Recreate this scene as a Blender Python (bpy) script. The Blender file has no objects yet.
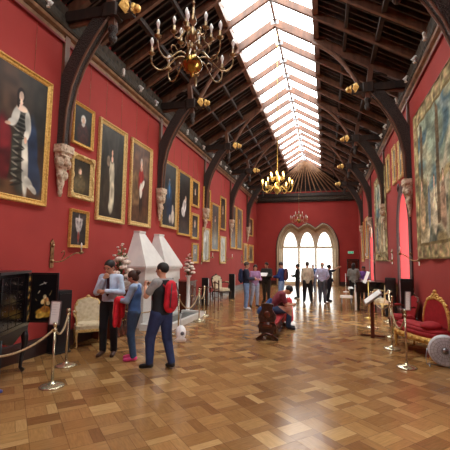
import bpy, bmesh, math, random
import numpy as np
from mathutils import Vector, Matrix, Quaternion
random.seed(7); RNG = np.random.RandomState(5)
scn = bpy.context.scene; col = scn.collection
PI = math.pi

# ------------------------------------------------------------ camera
CAM = Vector((1.353, 0, 1.65))
def cam_axes(yaw, pitch, roll):
    yw, pt, rl = map(math.radians, (yaw, pitch, roll))
    F = Vector((-math.sin(yw)*math.cos(pt), math.cos(yw)*math.cos(pt), math.sin(pt)))
    R = Vector((math.cos(yw), math.sin(yw), 0)); U = R.cross(F)
    return F, R*math.cos(rl)+U*math.sin(rl), -R*math.sin(rl)+U*math.cos(rl)
F_, R_, U_ = cam_axes(13.171, 5.513, .509)
cd = bpy.data.cameras.new('camera'); cam = bpy.data.objects.new('camera', cd); col.objects.link(cam)
cam.matrix_world = Matrix(((R_.x, U_.x, -F_.x, CAM.x), (R_.y, U_.y, -F_.y, CAM.y), (R_.z, U_.z, -F_.z, CAM.z), (0, 0, 0, 1)))
cd.sensor_width = 36; cd.lens = 36*368.5/450; cd.shift_x = -15/450; cd.clip_start = .05; cd.clip_end = 300
scn.camera = cam

# ------------------------------------------------------------ world and light
W_STR = 9.0
world = bpy.data.worlds.new('sky'); scn.world = world; world.use_nodes = True
wn = world.node_tree.nodes; wl = world.node_tree.links
bg = wn['Background']; bg.inputs['Strength'].default_value = W_STR
bg.inputs['Color'].default_value = (1.0, .985, .95, 1)
vs = scn.view_settings; vs.view_transform = 'Standard'; vs.look = 'None'; vs.gamma = 1; vs.use_curve_mapping = False
vs.exposure = 0.12

W = 3.505; Y0 = -4.0; Y1 = 26.07; HE = 5.8
SW, SZ, RP = 1.133, 7.91, .6          # skylight half width, height of its edge, roof pitch
YS0, YS1 = -3.6, 25.2
def roofz(x): return SZ + RP*(SW-abs(x))

def portal(name, loc, direction, sx, sy, xdir=None):
    l = bpy.data.lights.new(name, 'AREA'); l.shape = 'RECTANGLE'; l.size = sx; l.size_y = sy
    l.cycles.is_portal = True; l.energy = 1
    o = bpy.data.objects.new(name, l); col.objects.link(o); o.location = loc
    d = Vector(direction).normalized(); z = -d; x = Vector(xdir).normalized(); y = z.cross(x)
    o.rotation_euler = Matrix((x, y, z)).transposed().to_euler()
    return o
slope = math.atan(RP); SL = SW/math.cos(slope)
for s in (-1, 1):
    portal('skylight_portal', (s*(SW/2+.08), (YS0+YS1)/2, SZ+RP*SW/2+.16), (-s*math.sin(slope), 0, -math.cos(slope)), YS1-YS0, SL, (0, 1, 0))
portal('far_window_portal', (.05, Y1+.62, 2.1), (0, -1, 0), 3.6, 3.9, (1, 0, 0))
WIN_Y = (3.0, 11.1, 18.7)  # first one is an unseen window, added for realism and daylight
for wy in WIN_Y:
    portal('lancet_portal', (W+.68, wy, 2.0), (-1, 0, 0), 1.3, 3.3, (0, 1, 0))

# ------------------------------------------------------------ materials
def lin(c):
    c = np.asarray(c, dtype=float)/255.
    return tuple(np.where(c <= .04045, c/12.92, ((c+.055)/1.055)**2.4))
def mat(name, c, rough=.6, metal=0, c2=None, nscale=8, bump=0, bscale=None, coat=0, kind='noise', detail=4, spec=None, emit=None, estr=0, alpha=None):
    m = bpy.data.materials.new(name); m.use_nodes = True; nt = m.node_tree; n = nt.nodes; l = nt.links
    b = n['Principled BSDF']; b.inputs['Roughness'].default_value = rough; b.inputs['Metallic'].default_value = metal
    b.inputs['Base Color'].default_value = (*lin(c), 1)
    if spec is not None: b.inputs['Specular IOR Level'].default_value = spec
    if coat: b.inputs['Coat Weight'].default_value = coat; b.inputs['Coat Roughness'].default_value = .12
    tc = n.new('ShaderNodeTexCoord')
    def tex(sc):
        if kind == 'voronoi':
            t = n.new('ShaderNodeTexVoronoi'); t.inputs['Scale'].default_value = sc; out = t.outputs['Distance']
        elif kind == 'wood':
            mp = n.new('ShaderNodeMapping'); mp.inputs['Scale'].default_value = (1, 1, .12); l.new(tc.outputs['Object'], mp.inputs['Vector'])
            t = n.new('ShaderNodeTexNoise'); t.inputs['Scale'].default_value = sc; t.inputs['Detail'].default_value = detail
            l.new(mp.outputs['Vector'], t.inputs['Vector']); return t.outputs['Fac']
        else:
            t = n.new('ShaderNodeTexNoise'); t.inputs['Scale'].default_value = sc; t.inputs['Detail'].default_value = detail; out = t.outputs['Fac']
        l.new(tc.outputs['Object'], t.inputs['Vector']); return out
    if c2 is not None:
        r = n.new('ShaderNodeValToRGB'); r.color_ramp.elements[0].position = .35; r.color_ramp.elements[1].position = .65
        if kind == 'voronoi': r.color_ramp.elements[0].position = .1; r.color_ramp.elements[1].position = .5
        r.color_ramp.elements[0].color = (*lin(c), 1); r.color_ramp.elements[1].color = (*lin(c2), 1)
        l.new(tex(nscale), r.inputs['Fac']); l.new(r.outputs['Color'], b.inputs['Base Color'])
    if bump:
        bp = n.new('ShaderNodeBump'); bp.inputs['Strength'].default_value = bump; bp.inputs['Distance'].default_value = .02
        l.new(tex(bscale or nscale), bp.inputs['Height']); l.new(bp.outputs['Normal'], b.inputs['Normal'])
    if emit is not None:
        b.inputs['Emission Color'].default_value = (*lin(emit), 1); b.inputs['Emission Strength'].default_value = estr
    return m
M = {}
M['red_reveal'] = mat('red_reveal', (200, 70, 72), .7)  # pinker and lighter than the wall: daylight glow put into the colour
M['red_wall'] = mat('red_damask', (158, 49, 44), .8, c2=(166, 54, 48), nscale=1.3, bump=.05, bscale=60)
M['plaster'] = mat('plaster', (170, 150, 130), .9)
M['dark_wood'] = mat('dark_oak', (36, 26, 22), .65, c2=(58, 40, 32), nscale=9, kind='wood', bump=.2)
M['rafter'] = mat('rafter_oak', (122, 82, 62), .5, c2=(88, 58, 44), nscale=7, kind='wood', bump=.1)
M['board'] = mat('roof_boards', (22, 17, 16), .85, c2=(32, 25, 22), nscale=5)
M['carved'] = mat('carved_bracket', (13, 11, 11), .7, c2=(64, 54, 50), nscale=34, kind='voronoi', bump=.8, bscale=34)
M['frieze'] = mat('carved_frieze', (16, 14, 12), .75, c2=(62, 52, 40), nscale=9, kind='voronoi', bump=.8, bscale=9)
M['mould'] = mat('cornice_gilt', (150, 112, 80), .5, c2=(112, 78, 56), nscale=6, bump=.1)
M['pic_rail'] = mat('cornice_red', (120, 28, 26), .5)
M['stone'] = mat('corbel_stone', (150, 124, 104), .8, c2=(206, 184, 160), nscale=18, kind='voronoi', bump=.9, bscale=18)
M['wstone'] = mat('window_stone', (226, 212, 186), .75, c2=(204, 186, 156), nscale=4, bump=.15, bscale=30)
M['dark_stone'] = mat('window_reveal_frame', (62, 36, 34), .6, c2=(80, 48, 44), nscale=5)
M['skirting'] = mat('skirting_dark', (44, 26, 24), .35, c2=(58, 34, 30), nscale=6)
M['gold'] = mat('gilt', (236, 196, 112), .42, .4, c2=(200, 150, 74), nscale=30, bump=.5, bscale=45)
M['gold_pale'] = mat('gilt_pale', (236, 210, 146), .42, .35, c2=(196, 158, 96), nscale=34, bump=.5, bscale=50)
M['brass'] = mat('brass', (214, 188, 110), .3, .75, c2=(180, 150, 84), nscale=12)
M['globe_brass'] = mat('globe_brass', (176, 140, 70), .22, .9, c2=(150, 116, 56), nscale=12)
M['old_brass'] = mat('old_brass', (176, 148, 108), .3, .85, c2=(124, 100, 72), nscale=18)
M['polbrass'] = mat('polished_brass', (204, 194, 166), .24, .8)
M['marble'] = mat('white_marble', (226, 224, 220), .35, c2=(212, 210, 208), nscale=3, bump=.04, bscale=12)
M['marble_rough'] = mat('carved_marble', (224, 222, 218), .5, c2=(208, 206, 203), nscale=30, kind='voronoi', bump=.3, bscale=30)
M['mahog'] = mat('mahogany', (72, 32, 22), .25, c2=(96, 46, 30), nscale=8, kind='wood', coat=.3)
M['walnut'] = mat('carved_walnut', (86, 50, 32), .4, c2=(52, 28, 20), nscale=22, kind='voronoi', bump=.5)
M['black'] = mat('black_lacquer', (14, 12, 14), .22, coat=.4, c2=(20, 16, 18), nscale=5)
M['blackm'] = mat('black_matt', (18, 19, 22), .55)
M['ebon'] = mat('ebonised_wood', (20, 18, 22), .3)
M['red_velvet'] = mat('red_velvet', (150, 20, 30), .8, c2=(168, 28, 38), nscale=12, bump=.2, bscale=30)
M['cream'] = mat('cream_silk', (222, 208, 178), .7, c2=(200, 182, 148), nscale=14)
M['white'] = mat('white_card', (238, 238, 236), .6)
M['white_pl'] = mat('white_enamel', (240, 239, 236), .3)
M['candle'] = mat('candle_bulb', (236, 236, 232), .15, spec=.8)
M['candle_lit'] = mat('lit_bulb', (255, 225, 160), .3, emit=(255, 205, 110), estr=14)
M['rope'] = mat('rope_cord', (196, 170, 132), .8, c2=(150, 124, 92), nscale=60, bump=.6, bscale=80)
M['leaf'] = mat('leaf', (58, 84, 44), .5, c2=(88, 112, 60), nscale=20)
M['petal_w'] = mat('petal_white', (244, 238, 230), .6, c2=(222, 196, 180), nscale=20)
M['petal_p'] = mat('petal_pink', (226, 176, 168), .6, c2=(208, 146, 146), nscale=20)
M['skin'] = mat('skin', (206, 152, 124), .5); M['skin2'] = mat('skin_tan', (172, 116, 88), .5)
M['iron'] = mat('grey_metal', (150, 152, 156), .3, .8); M['eye'] = mat('eye_dark', (30, 22, 20), .2)
M['exit'] = mat('exit_green', (60, 150, 110), .5, emit=(80, 190, 140), estr=.6)
M['plasticwrap'] = mat('clear_wrap', (196, 202, 210), .2, c2=(222, 226, 232), nscale=9, bump=.15, bscale=9)
CLOTH = {}
def cloth(c, rough=.85):
    k = tuple(c)
    if k not in CLOTH: CLOTH[k] = mat('cloth_%d' % len(CLOTH), c, rough, c2=tuple(min(255, int(v*1.12)+3) for v in c), nscale=14, bump=.25, bscale=18)
    return CLOTH[k]

def glass_mat():
    m = bpy.data.materials.new('window_glass'); m.use_nodes = True; n = m.node_tree.nodes; l = m.node_tree.links
    n.clear(); o = n.new('ShaderNodeOutputMaterial'); mx = n.new('ShaderNodeMixShader'); t = n.new('ShaderNodeBsdfTransparent'); g = n.new('ShaderNodeBsdfGlossy')
    g.inputs['Roughness'].default_value = .05; mx.inputs[0].default_value = .06; t.inputs[0].default_value = (.95, .97, .97, 1)
    l.new(t.outputs[0], mx.inputs[1]); l.new(g.outputs[0], mx.inputs[2]); l.new(mx.outputs[0], o.inputs[0]); return m
M['glass'] = glass_mat()
M['dim_glass'] = glass_mat(); M['dim_glass'].name = 'dim_window_glass'; M['dim_glass'].node_tree.nodes['Transparent BSDF'].inputs[0].default_value = (.42, .43, .42, 1)  # grey tint added to dim the sky seen through the far window

def floor_mat():
    m = bpy.data.materials.new('parquet'); m.use_nodes = True; nt = m.node_tree; n = nt.nodes; l = nt.links; b = n['Principled BSDF']
    def math_(op, a, bb=None, c=None):
        k = n.new('ShaderNodeMath'); k.operation = op
        for i, v in enumerate((a, bb, c)):
            if v is None: continue
            if isinstance(v, (int, float)): k.inputs[i].default_value = v
            else: l.new(v, k.inputs[i])
        return k.outputs[0]
    tc = n.new('ShaderNodeTexCoord'); mp = n.new('ShaderNodeMapping'); mp.inputs['Rotation'].default_value = (0, 0, PI/4)
    S = .30; mp.inputs['Scale'].default_value = (1/S, 1/S, 1/S); l.new(tc.outputs['Object'], mp.inputs['Vector'])
    sp = n.new('ShaderNodeSeparateXYZ'); l.new(mp.outputs['Vector'], sp.inputs[0])
    x, y = sp.outputs[0], sp.outputs[1]
    ix, iy = math_('FLOOR', x), math_('FLOOR', y); fx, fy = math_('SUBTRACT', x, ix), math_('SUBTRACT', y, iy)
    par = math_('FLOORED_MODULO', math_('ADD', ix, iy), 2.0)          # 0/1 alternate cells
    ipar = math_('SUBTRACT', 1.0, par)
    u = math_('ADD', math_('MULTIPLY', fx, ipar), math_('MULTIPLY', fy, par))    # across strips
    v = math_('ADD', math_('MULTIPLY', fy, ipar), math_('MULTIPLY', fx, par))
    seg = math_('GREATER_THAN', u, .66)                              # wide board / narrow board
    cb = n.new('ShaderNodeCombineXYZ'); l.new(ix, cb.inputs[0]); l.new(iy, cb.inputs[1]); l.new(math_('ADD', seg, .3), cb.inputs[2])
    wn_ = n.new('ShaderNodeTexWhiteNoise'); wn_.noise_dimensions = '3D'; l.new(cb.outputs[0], wn_.inputs['Vector'])
    ramp = n.new('ShaderNodeValToRGB'); e = ramp.color_ramp.elements
    e[0].color = (*lin((122, 84, 50)), 1); e[1].color = (*lin((184, 148, 98)), 1)
    for pos, c in ((.25, (140, 102, 60)), (.6, (152, 113, 69)), (.85, (164, 126, 79))):
        q = ramp.color_ramp.elements.new(pos); q.color = (*lin(c), 1)
    l.new(wn_.outputs['Value'], ramp.inputs['Fac'])
    # grain along the board
    gx = n.new('ShaderNodeCombineXYZ'); l.new(math_('MULTIPLY', u, 9.), gx.inputs[0]); l.new(math_('MULTIPLY', v, 1.2), gx.inputs[1]); l.new(wn_.outputs['Value'], gx.inputs[2])
    sc = n.new('ShaderNodeVectorMath'); sc.operation = 'ADD'; l.new(gx.outputs[0], sc.inputs[0]); l.new(wn_.outputs['Color'], sc.inputs[1])
    ns = n.new('ShaderNodeTexNoise'); ns.inputs['Scale'].default_value = 2.2; ns.inputs['Detail'].default_value = 5; l.new(sc.outputs[0], ns.inputs['Vector'])
    hs = n.new('ShaderNodeHueSaturation'); l.new(ramp.outputs['Color'], hs.inputs['Color'])
    l.new(math_('ADD', math_('MULTIPLY', ns.outputs['Fac'], .7), .66), hs.inputs['Value'])
    # seams
    def edge(a, w): return math_('LESS_THAN', math_('MINIMUM', a, math_('SUBTRACT', 1.0, a)), w)
    sm = math_('MAXIMUM', math_('MAXIMUM', edge(fx, .012), edge(fy, .012)), math_('LESS_THAN', math_('ABSOLUTE', math_('SUBTRACT', u, .66)), .01))
    mx = n.new('ShaderNodeMix'); mx.data_type = 'RGBA'; l.new(math_('MULTIPLY', sm, .4), mx.inputs[0]); l.new(hs.outputs[0], mx.inputs[6]); mx.inputs[7].default_value = (*lin((60, 36, 20)), 1)
    l.new(mx.outputs[2], b.inputs['Base Color'])
    n2 = n.new('ShaderNodeTexNoise'); n2.inputs['Scale'].default_value = 1.6; n2.inputs['Detail'].default_value = 6; l.new(tc.outputs['Object'], n2.inputs['Vector'])
    l.new(math_('ADD', math_('MULTIPLY', n2.outputs['Fac'], .16), .11), b.inputs['Roughness'])
    b.inputs['Specular IOR Level'].default_value = .5
    bp = n.new('ShaderNodeBump'); bp.inputs['Strength'].default_value = .25; bp.inputs['Distance'].default_value = .004
    l.new(math_('ADD', math_('MULTIPLY', sm, -1.0), math_('ADD', math_('MULTIPLY', ns.outputs['Fac'], .5), math_('MULTIPLY', wn_.outputs['Value'], .5))), bp.inputs['Height']); l.new(bp.outputs['Normal'], b.inputs['Normal'])
    return m
M['floor'] = floor_mat()

def paint_mat(name, rough=.4, coat=.12):
    m = bpy.data.materials.new(name); m.use_nodes = True; n = m.node_tree.nodes; l = m.node_tree.links; b = n['Principled BSDF']; b.inputs['Specular IOR Level'].default_value = .3
    a = n.new('ShaderNodeAttribute'); a.attribute_name = 'paint'; b.inputs['Specular IOR Level'].default_value = .25; l.new(a.outputs['Color'], b.inputs['Base Color']); b.inputs['Roughness'].default_value = rough
    if coat: b.inputs['Coat Weight'].default_value = coat; b.inputs['Coat Roughness'].default_value = .15
    return m
M['paint'] = paint_mat('oil_paint'); M['tap'] = paint_mat('woven_tapestry', .95, 0)

# ------------------------------------------------------------ mesh helpers
class MB:
    def __init__(s): s.v = []; s.f = []; s.mi = []; s.sm = []
    def add(s, vs, fs, mi=0, smooth=False):
        o = len(s.v); s.v += [tuple(v) for v in vs]; s.f += [tuple(i+o for i in f) for f in fs]; s.mi += [mi]*len(fs); s.sm += [smooth]*len(fs); return s
    def box(s, c, d, rot=None, mi=0, taper=1.0, bev=0):
        hx, hy, hz = d[0]/2, d[1]/2, d[2]/2
        if bev:
            b = min(bev, hx*.9, hy*.9); pts = [(hx-b, -hy), (hx, -hy+b), (hx, hy-b), (hx-b, hy), (-hx+b, hy), (-hx, hy-b), (-hx, -hy+b), (-hx+b, -hy)]
        else: pts = [(hx, -hy), (hx, hy), (-hx, hy), (-hx, -hy)]
        n = len(pts); vs = [Vector((x, y, -hz)) for x, y in pts]+[Vector((x*taper, y*taper, hz)) for x, y in pts]
        if rot is not None: vs = [rot @ v for v in vs]
        vs = [v+Vector(c) for v in vs]
        fs = [tuple(range(n-1, -1, -1)), tuple(range(n, 2*n))]+[(i, (i+1) % n, n+(i+1) % n, n+i) for i in range(n)]
        return s.add(vs, fs, mi)
    def tube(s, pts, r, seg=8, mi=0, caps=True, flat=None):
        pts = [Vector(p) for p in pts]; n = len(pts)
        rs = r if isinstance(r, (list, tuple)) else [r]*n
        vs = []; T0 = (pts[1]-pts[0]).normalized(); up = Vector((0, 0, 1)) if abs(T0.z) < .9 else Vector((1, 0, 0))
        A = T0.cross(up).normalized()
        for i in range(n):
            T = (pts[min(i+1, n-1)]-pts[max(i-1, 0)]).normalized(); A = (A-T*A.dot(T)).normalized(); B = T.cross(A)
            for k in range(seg):
                a = 2*PI*k/seg; fb = flat if flat else 1
                vs.append(pts[i]+(A*math.cos(a)+B*math.sin(a)*fb)*rs[i])
        fs = [(i*seg+k, i*seg+(k+1) % seg, (i+1)*seg+(k+1) % seg, (i+1)*seg+k) for i in range(n-1) for k in range(seg)]
        if caps: fs += [tuple(range(seg-1, -1, -1)), tuple(range((n-1)*seg, n*seg))]
        return s.add(vs, fs, mi, True)
    def bar(s, a, b, w, h, mi=0, up=(0, 0, 1)):
        a = Vector(a); b = Vector(b); T = (b-a).normalized(); A = T.cross(Vector(up)).normalized(); B = A.cross(T)
        vs = [p+A*x*w/2+B*y*h/2 for p in (a, b) for x, y in ((-1, -1), (1, -1), (1, 1), (-1, 1))]
        return s.add(vs, [(3, 2, 1, 0), (4, 5, 6, 7)]+[(i, (i+1) % 4, 4+(i+1) % 4, 4+i) for i in range(4)], mi)
    def lathe(s, prof, c=(0, 0, 0), seg=16, mi=0, axis=None, sx=1, sy=1):
        c = Vector(c); vs = []; n = len(prof)
        rot = Vector((0, 0, 1)).rotation_difference(Vector(axis)).to_matrix() if axis else Matrix.Identity(3)
        for r, z in prof:
            for k in range(seg):
                a = 2*PI*k/seg; vs.append(c+rot @ Vector((r*math.cos(a)*sx, r*math.sin(a)*sy, z)))
        fs = [(i*seg+k, i*seg+(k+1) % seg, (i+1)*seg+(k+1) % seg, (i+1)*seg+k) for i in range(n-1) for k in range(seg)]
        fs += [tuple(range(seg-1, -1, -1)), tuple(range((n-1)*seg, n*seg))]
        return s.add(vs, fs, mi, True)
    def prism(s, poly, y0, y1, axes='xz', mi=0, smooth=False):
        # poly in two axes, extruded along the third
        def P(a, b, t): return {'xz': (a, t, b), 'yz': (t, a, b), 'xy': (a, b, t)}[axes]
        n = len(poly); vs = [P(a, b, y0) for a, b in poly]+[P(a, b, y1) for a, b in poly]
        return s.add(vs, [tuple(range(n)), tuple(range(2*n-1, n-1, -1))]+[(i, n+i, n+(i+1) % n, (i+1) % n) for i in range(n)], mi, smooth)
    def sphere(s, c, r, seg=10, rings=6, mi=0, sc=(1, 1, 1)):
        prof = [(max(1e-4, math.sin(PI*i/rings)), -math.cos(PI*i/rings)) for i in range(rings+1)]
        c = Vector(c); rr = r if isinstance(r, (list, tuple)) else (r*sc[0], r*sc[1], r*sc[2]); vs = []
        for q, z in prof:
            for k in range(seg): a = 2*PI*k/seg; vs.append(c+Vector((q*math.cos(a)*rr[0], q*math.sin(a)*rr[1], z*rr[2])))
        n = len(prof); fs = [(i*seg+k, i*seg+(k+1) % seg, (i+1)*seg+(k+1) % seg, (i+1)*seg+k) for i in range(n-1) for k in range(seg)]
        return s.add(vs, fs, mi, True)
    def build(s, name, mats, parent=None, label=None, loc=None):
        me = bpy.data.meshes.new(name); me.from_pydata(s.v, [], s.f)
        for m in (mats if isinstance(mats, (list, tuple)) else [mats]): me.materials.append(M[m] if isinstance(m, str) else m)
        me.polygons.foreach_set('material_index', s.mi); me.polygons.foreach_set('use_smooth', s.sm)
        bm = bmesh.new(); bm.from_mesh(me); bmesh.ops.recalc_face_normals(bm, faces=bm.faces); bm.to_mesh(me); bm.free(); me.update()
        o = bpy.data.objects.new(name, me); col.objects.link(o)
        if parent: o.parent = parent
        if label: o['label'] = label
        if loc: o.location = loc
        return o
def tag(o, label, cat, group=None, kind=None):
    o['label'] = label; o['category'] = cat
    if group: o['group'] = group
    if kind: o['kind'] = kind
    return o
def thing(name, loc, rz, label, cat, group=None):
    o = bpy.data.objects.new(name, None); col.objects.link(o); o.location = loc; o.rotation_euler = (0, 0, rz); o.empty_display_size = .1
    return tag(o, label, cat, group)
def struct(o): o['kind'] = 'structure'; return o
def copy_tree(o, parent=None):
    c = o.copy(); col.objects.link(c); c.parent = parent
    for ch in list(o.children): copy_tree(ch, c)
    return c
def arc(f, n): return [f(i/(n-1)) for i in range(n)]
def bez(p0, p1, p2, p3, n=12):
    p0, p1, p2, p3 = map(Vector, (p0, p1, p2, p3)); return [p0*(1-t)**3+p1*3*t*(1-t)**2+p2*3*t*t*(1-t)+p3*t**3 for t in [i/(n-1) for i in range(n)]]

# ------------------------------------------------------------ room shell
def lancet(w, h, spring, n=8):
    """pointed opening outline, centred on 0, from z=0; list of (a,z)"""
    hw = w/2; r = []
    pts = [(-hw, 0), (-hw, spring)]
    for i in range(1, n): t = i/n; pts.append((-hw*math.cos(t*PI/2)**1.0*(1-.12*math.sin(t*PI)), spring+(h-spring)*math.sin(t*PI/2)**.9))
    pts.append((0, h)); pts += [(-a, z) for a, z in reversed(pts[:-1])]
    return pts
mb = MB(); mb.add([(-W-1, Y0-1, 0), (W+1.2, Y0-1, 0), (W+1.2, Y1+1.2, 0), (-W-1, Y1+1.2, 0)], [(0, 1, 2, 3)]); mb.box((0, (Y0+Y1)/2, -.11), (2*W+2.2, Y1-Y0+2.2, .2)); struct(mb.build('floor', 'floor'))
mb = MB(); mb.box((-W-.2, (Y0+Y1)/2, 3.3), (.4, Y1-Y0+1.6, 6.6)); struct(mb.build('wall_left', 'red_wall'))
mb = MB(); mb.box((0, Y0-.2, 4.3), (2*W+2, .4, 8.8)); struct(mb.build('wall_back', 'red_wall'))
def wall_with_holes(name, axis, fixed, thick, a0, a1, z1, holes, m, sgn=1):
    """boolean-free: wall face made with bmesh triangle fill around holes"""
    bm = bmesh.new(); es = []
    def P(a, z): return (fixed, a, z) if axis == 'y' else (a, fixed, z)
    def loop(pts):
        vs_ = [bm.verts.new(P(a, z)) for a, z in pts]
        for i in range(len(vs_)): es.append(bm.edges.new((vs_[i], vs_[(i+1) % len(vs_)])))
    loop([(a0, 0), (a1, 0), (a1, z1), (a0, z1)])
    for h in holes: loop(h)
    bmesh.ops.triangle_fill(bm, use_beauty=True, use_dissolve=False, edges=es)
    me = bpy.data.meshes.new(name); bm.to_mesh(me); bm.free(); me.materials.append(M[m]); o = bpy.data.objects.new(name, me); col.objects.link(o)
    md = o.modifiers.new('t', 'SOLIDIFY'); md.thickness = thick; md.offset = sgn
    return struct(o)
# right wall with three lancet niches
NW, NH, NS, NB = 1.42, 3.6, 2.7, .3
lan = lancet(NW, NH-NB, NS-NB)
holes = [[(wy+a, NB+z) for a, z in lan] for wy in WIN_Y]
o = wall_with_holes('wall_right', 'y', W, .02, Y0-.6, Y1+.6, 6.6, holes, 'red_wall', 0)
for i, wy in enumerate(WIN_Y):
    # splayed red reveal, running to a narrower glazed lancet
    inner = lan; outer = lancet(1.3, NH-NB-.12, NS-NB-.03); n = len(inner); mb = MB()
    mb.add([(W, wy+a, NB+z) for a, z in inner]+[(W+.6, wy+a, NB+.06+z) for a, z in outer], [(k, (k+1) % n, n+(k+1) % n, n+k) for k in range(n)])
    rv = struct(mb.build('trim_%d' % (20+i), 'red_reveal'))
    wroot = bpy.data.objects.new('window_%d' % (i+2), None); col.objects.link(wroot); wroot.location = (W+.6, wy, NB+.06); struct(wroot)
    mb = MB(); mb.add([(0, a, z) for a, z in outer], [tuple(range(n))]); mb.build('pane', 'glass', wroot)
    mb = MB(); mb.box((0, 0, 1.5), (.05, .05, 3.0))
    for z in (.6, 1.2, 1.8, 2.4): mb.box((0, 0, z), (.04, 1.16, .025))
    mb.tube([(0, a, z) for a, z in outer], .03, 6); mb.build('window_frame', 'dark_stone', wroot)
    mb = MB(); big = lancet(NW+.52, NH-NB+.28, NS-NB+.02)
    mb.add([(W-.05, wy+a, NB+z) for a, z in inner]+[(W-.05, wy+a, NB+z) for a, z in big]+[(W+.02, wy+a, NB+z) for a, z in inner]+[(W+.02, wy+a, NB+z) for a, z in big],
           [q for k in range(n-1) for q in ((k, k+1, n+k+1, n+k), (k, k+1, 2*n+k+1, 2*n+k), (n+k, n+k+1, 3*n+k+1, 3*n+k))])
    mb.box((W-.04, wy, NB-.05), (.16, NW+.3, .1)); mb.build('window_surround', 'dark_stone').parent = None
    s_ = bpy.context.scene.collection.objects[-1]; s_.name = 'trim_%d' % (30+i); struct(s_)
# far wall with the triple lancet
cx0 = .06; lw = 1.17; ctrs = (cx0-lw, cx0, cx0+lw)
def big_outline(grow=0, n=10):
    pts = []
    hw = 2.02+grow; top = 4.16+grow*1.0; dip = 3.84+grow
    pts.append((cx0-hw, 0)); pts.append((cx0-hw, 2.45))
    for i in range(1, n+1):
        t = i/n; pts.append((ctrs[0]+.12-(ctrs[0]+.12-(cx0-hw))*math.cos(t*PI/2)**1.0, 2.45+(top-2.45)*math.sin(t*PI/2)))
    pts.append((ctrs[0]+.3, top-.1)); pts.append((cx0-lw/2, dip)); pts.append((cx0-.22, top-.07)); pts.append((cx0, top+.02))
    return pts+[(2*cx0-a, z) for a, z in reversed(pts[:-1])]
bo = big_outline(0)
wall_with_holes('wall_far', 'x', Y1, .02, -W-.4, W+1, 6.55, [bo], 'red_wall', 0)
WR = bpy.data.objects.new('window_1', None); col.objects.link(WR); WR.location = (0, Y1, 0); struct(WR)
def ring(mb, A, B, ya, yb, closed=False):
    n = len(A); mb.add([(a, ya, z) for a, z in A]+[(a, yb, z) for a, z in B], [(k, k+1, n+k+1, n+k) for k in range(n-1)])
mb = MB(); bo2 = big_outline(.16); bo1 = big_outline(.09); bom = big_outline(-.1)
ring(mb, bo2, bo2, .02, -.08); ring(mb, bo2, bo1, -.08, -.1); mb.build('hood_mould', 'dark_stone', WR)
mb = MB(); ring(mb, bo1, bo1, 0, -.12); ring(mb, bo1, bo, -.12, -.12); ring(mb, bo, bo, -.12, .02); ring(mb, bo, bom, .02, .08); ring(mb, bom, bom, .08, .2); 
bom2 = big_outline(-.16); ring(mb, bom, bom2, .2, .22); ring(mb, bom2, bom2, .22, .45)
for s in (-1, 1):
    for k, (dx, dy) in enumerate(((2.07, -.1), (1.93, .08), (1.84, .25))): mb.tube([(cx0+s*dx, dy, 0), (cx0+s*dx, dy, 2.5)], .045, 8)
mb.build('moulded_surround', 'wstone', WR)
for g_, yy_, rr_ in ((.05, -.13, .03), (-.05, .0, .04), (-.12, .2, .035)):
    mb = MB(); mb.tube([(a, yy_, z) for a, z in big_outline(g_)], rr_, 6); mb.build('roll_moulding', mat('roll_stone', (176, 158, 132), .8), WR)
# tracery plate with three lights
bm = bmesh.new(); es = []
def lp(pts, yy):
    v_ = [bm.verts.new((a, yy, z)) for a, z in pts]
    for i in range(len(v_)): es.append(bm.edges.new((v_[i], v_[(i+1) % len(v_)])))
lp(big_outline(.02), 0)
def light_pts(c, w=1.03): return [(c+a, .1+z) for a, z in lancet(w, 3.6, 2.6, 8)]
for c in ctrs: lp(light_pts(c), 0)
bmesh.ops.triangle_fill(bm, use_beauty=True, edges=es); me = bpy.data.meshes.new('tracery'); bm.to_mesh(me); bm.free(); me.materials.append(M['wstone'])
tr = bpy.data.objects.new('tracery', me); col.objects.link(tr); tr.parent = WR; tr.location = (0, .36, 0); md = tr.modifiers.new('t', 'SOLIDIFY'); md.thickness = .18; md.offset = 0
for c in ctrs:
    P_ = light_pts(c); mb = MB(); mb.tube([(a, .24, z) for a, z in P_[1:-1]], .05, 6); mb.build('arch_moulding', 'wstone', WR)
    mb = MB(); mb.add([(a, .46, z) for a, z in P_], [tuple(range(len(P_)))]); pn = mb.build('pane', 'dim_glass', WR)
    mb = MB(); mb.box((c, .44, 2.63), (1.06, .07, .15)); mb.box((c, .44, .16), (1.06, .06, .12)); mb.box((c, .45, 1.5), (.04, .03, 2.3)); mb.box((c, .45, 2.3), (1.06, .03, .03)); mb.build('glazing_bar', 'wstone', WR)
for c in (cx0-lw/2, cx0+lw/2):
    mb = MB(); mb.tube([(c, .22, .12), (c, .22, 2.6)], .075, 10); mb.lathe([(.05, 0), (.09, .06), (.09, .14), (.06, .16)], (c, .22, 2.56)); mb.lathe([(.1, 0), (.1, .1), (.05, .2)], (c, .22, 0)); mb.build('mullion', 'wstone', WR)
# closing box around the far window reveal
mb = MB(); 
for s in (-1, 1): mb.box((cx0+s*2.22, Y1+.35, 2.2), (.4, .66, 4.4))
mb.box((cx0, Y1+.35, 4.55), (5.0, .66, .4)); struct(mb.build('trim_40', 'wstone'))

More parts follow.
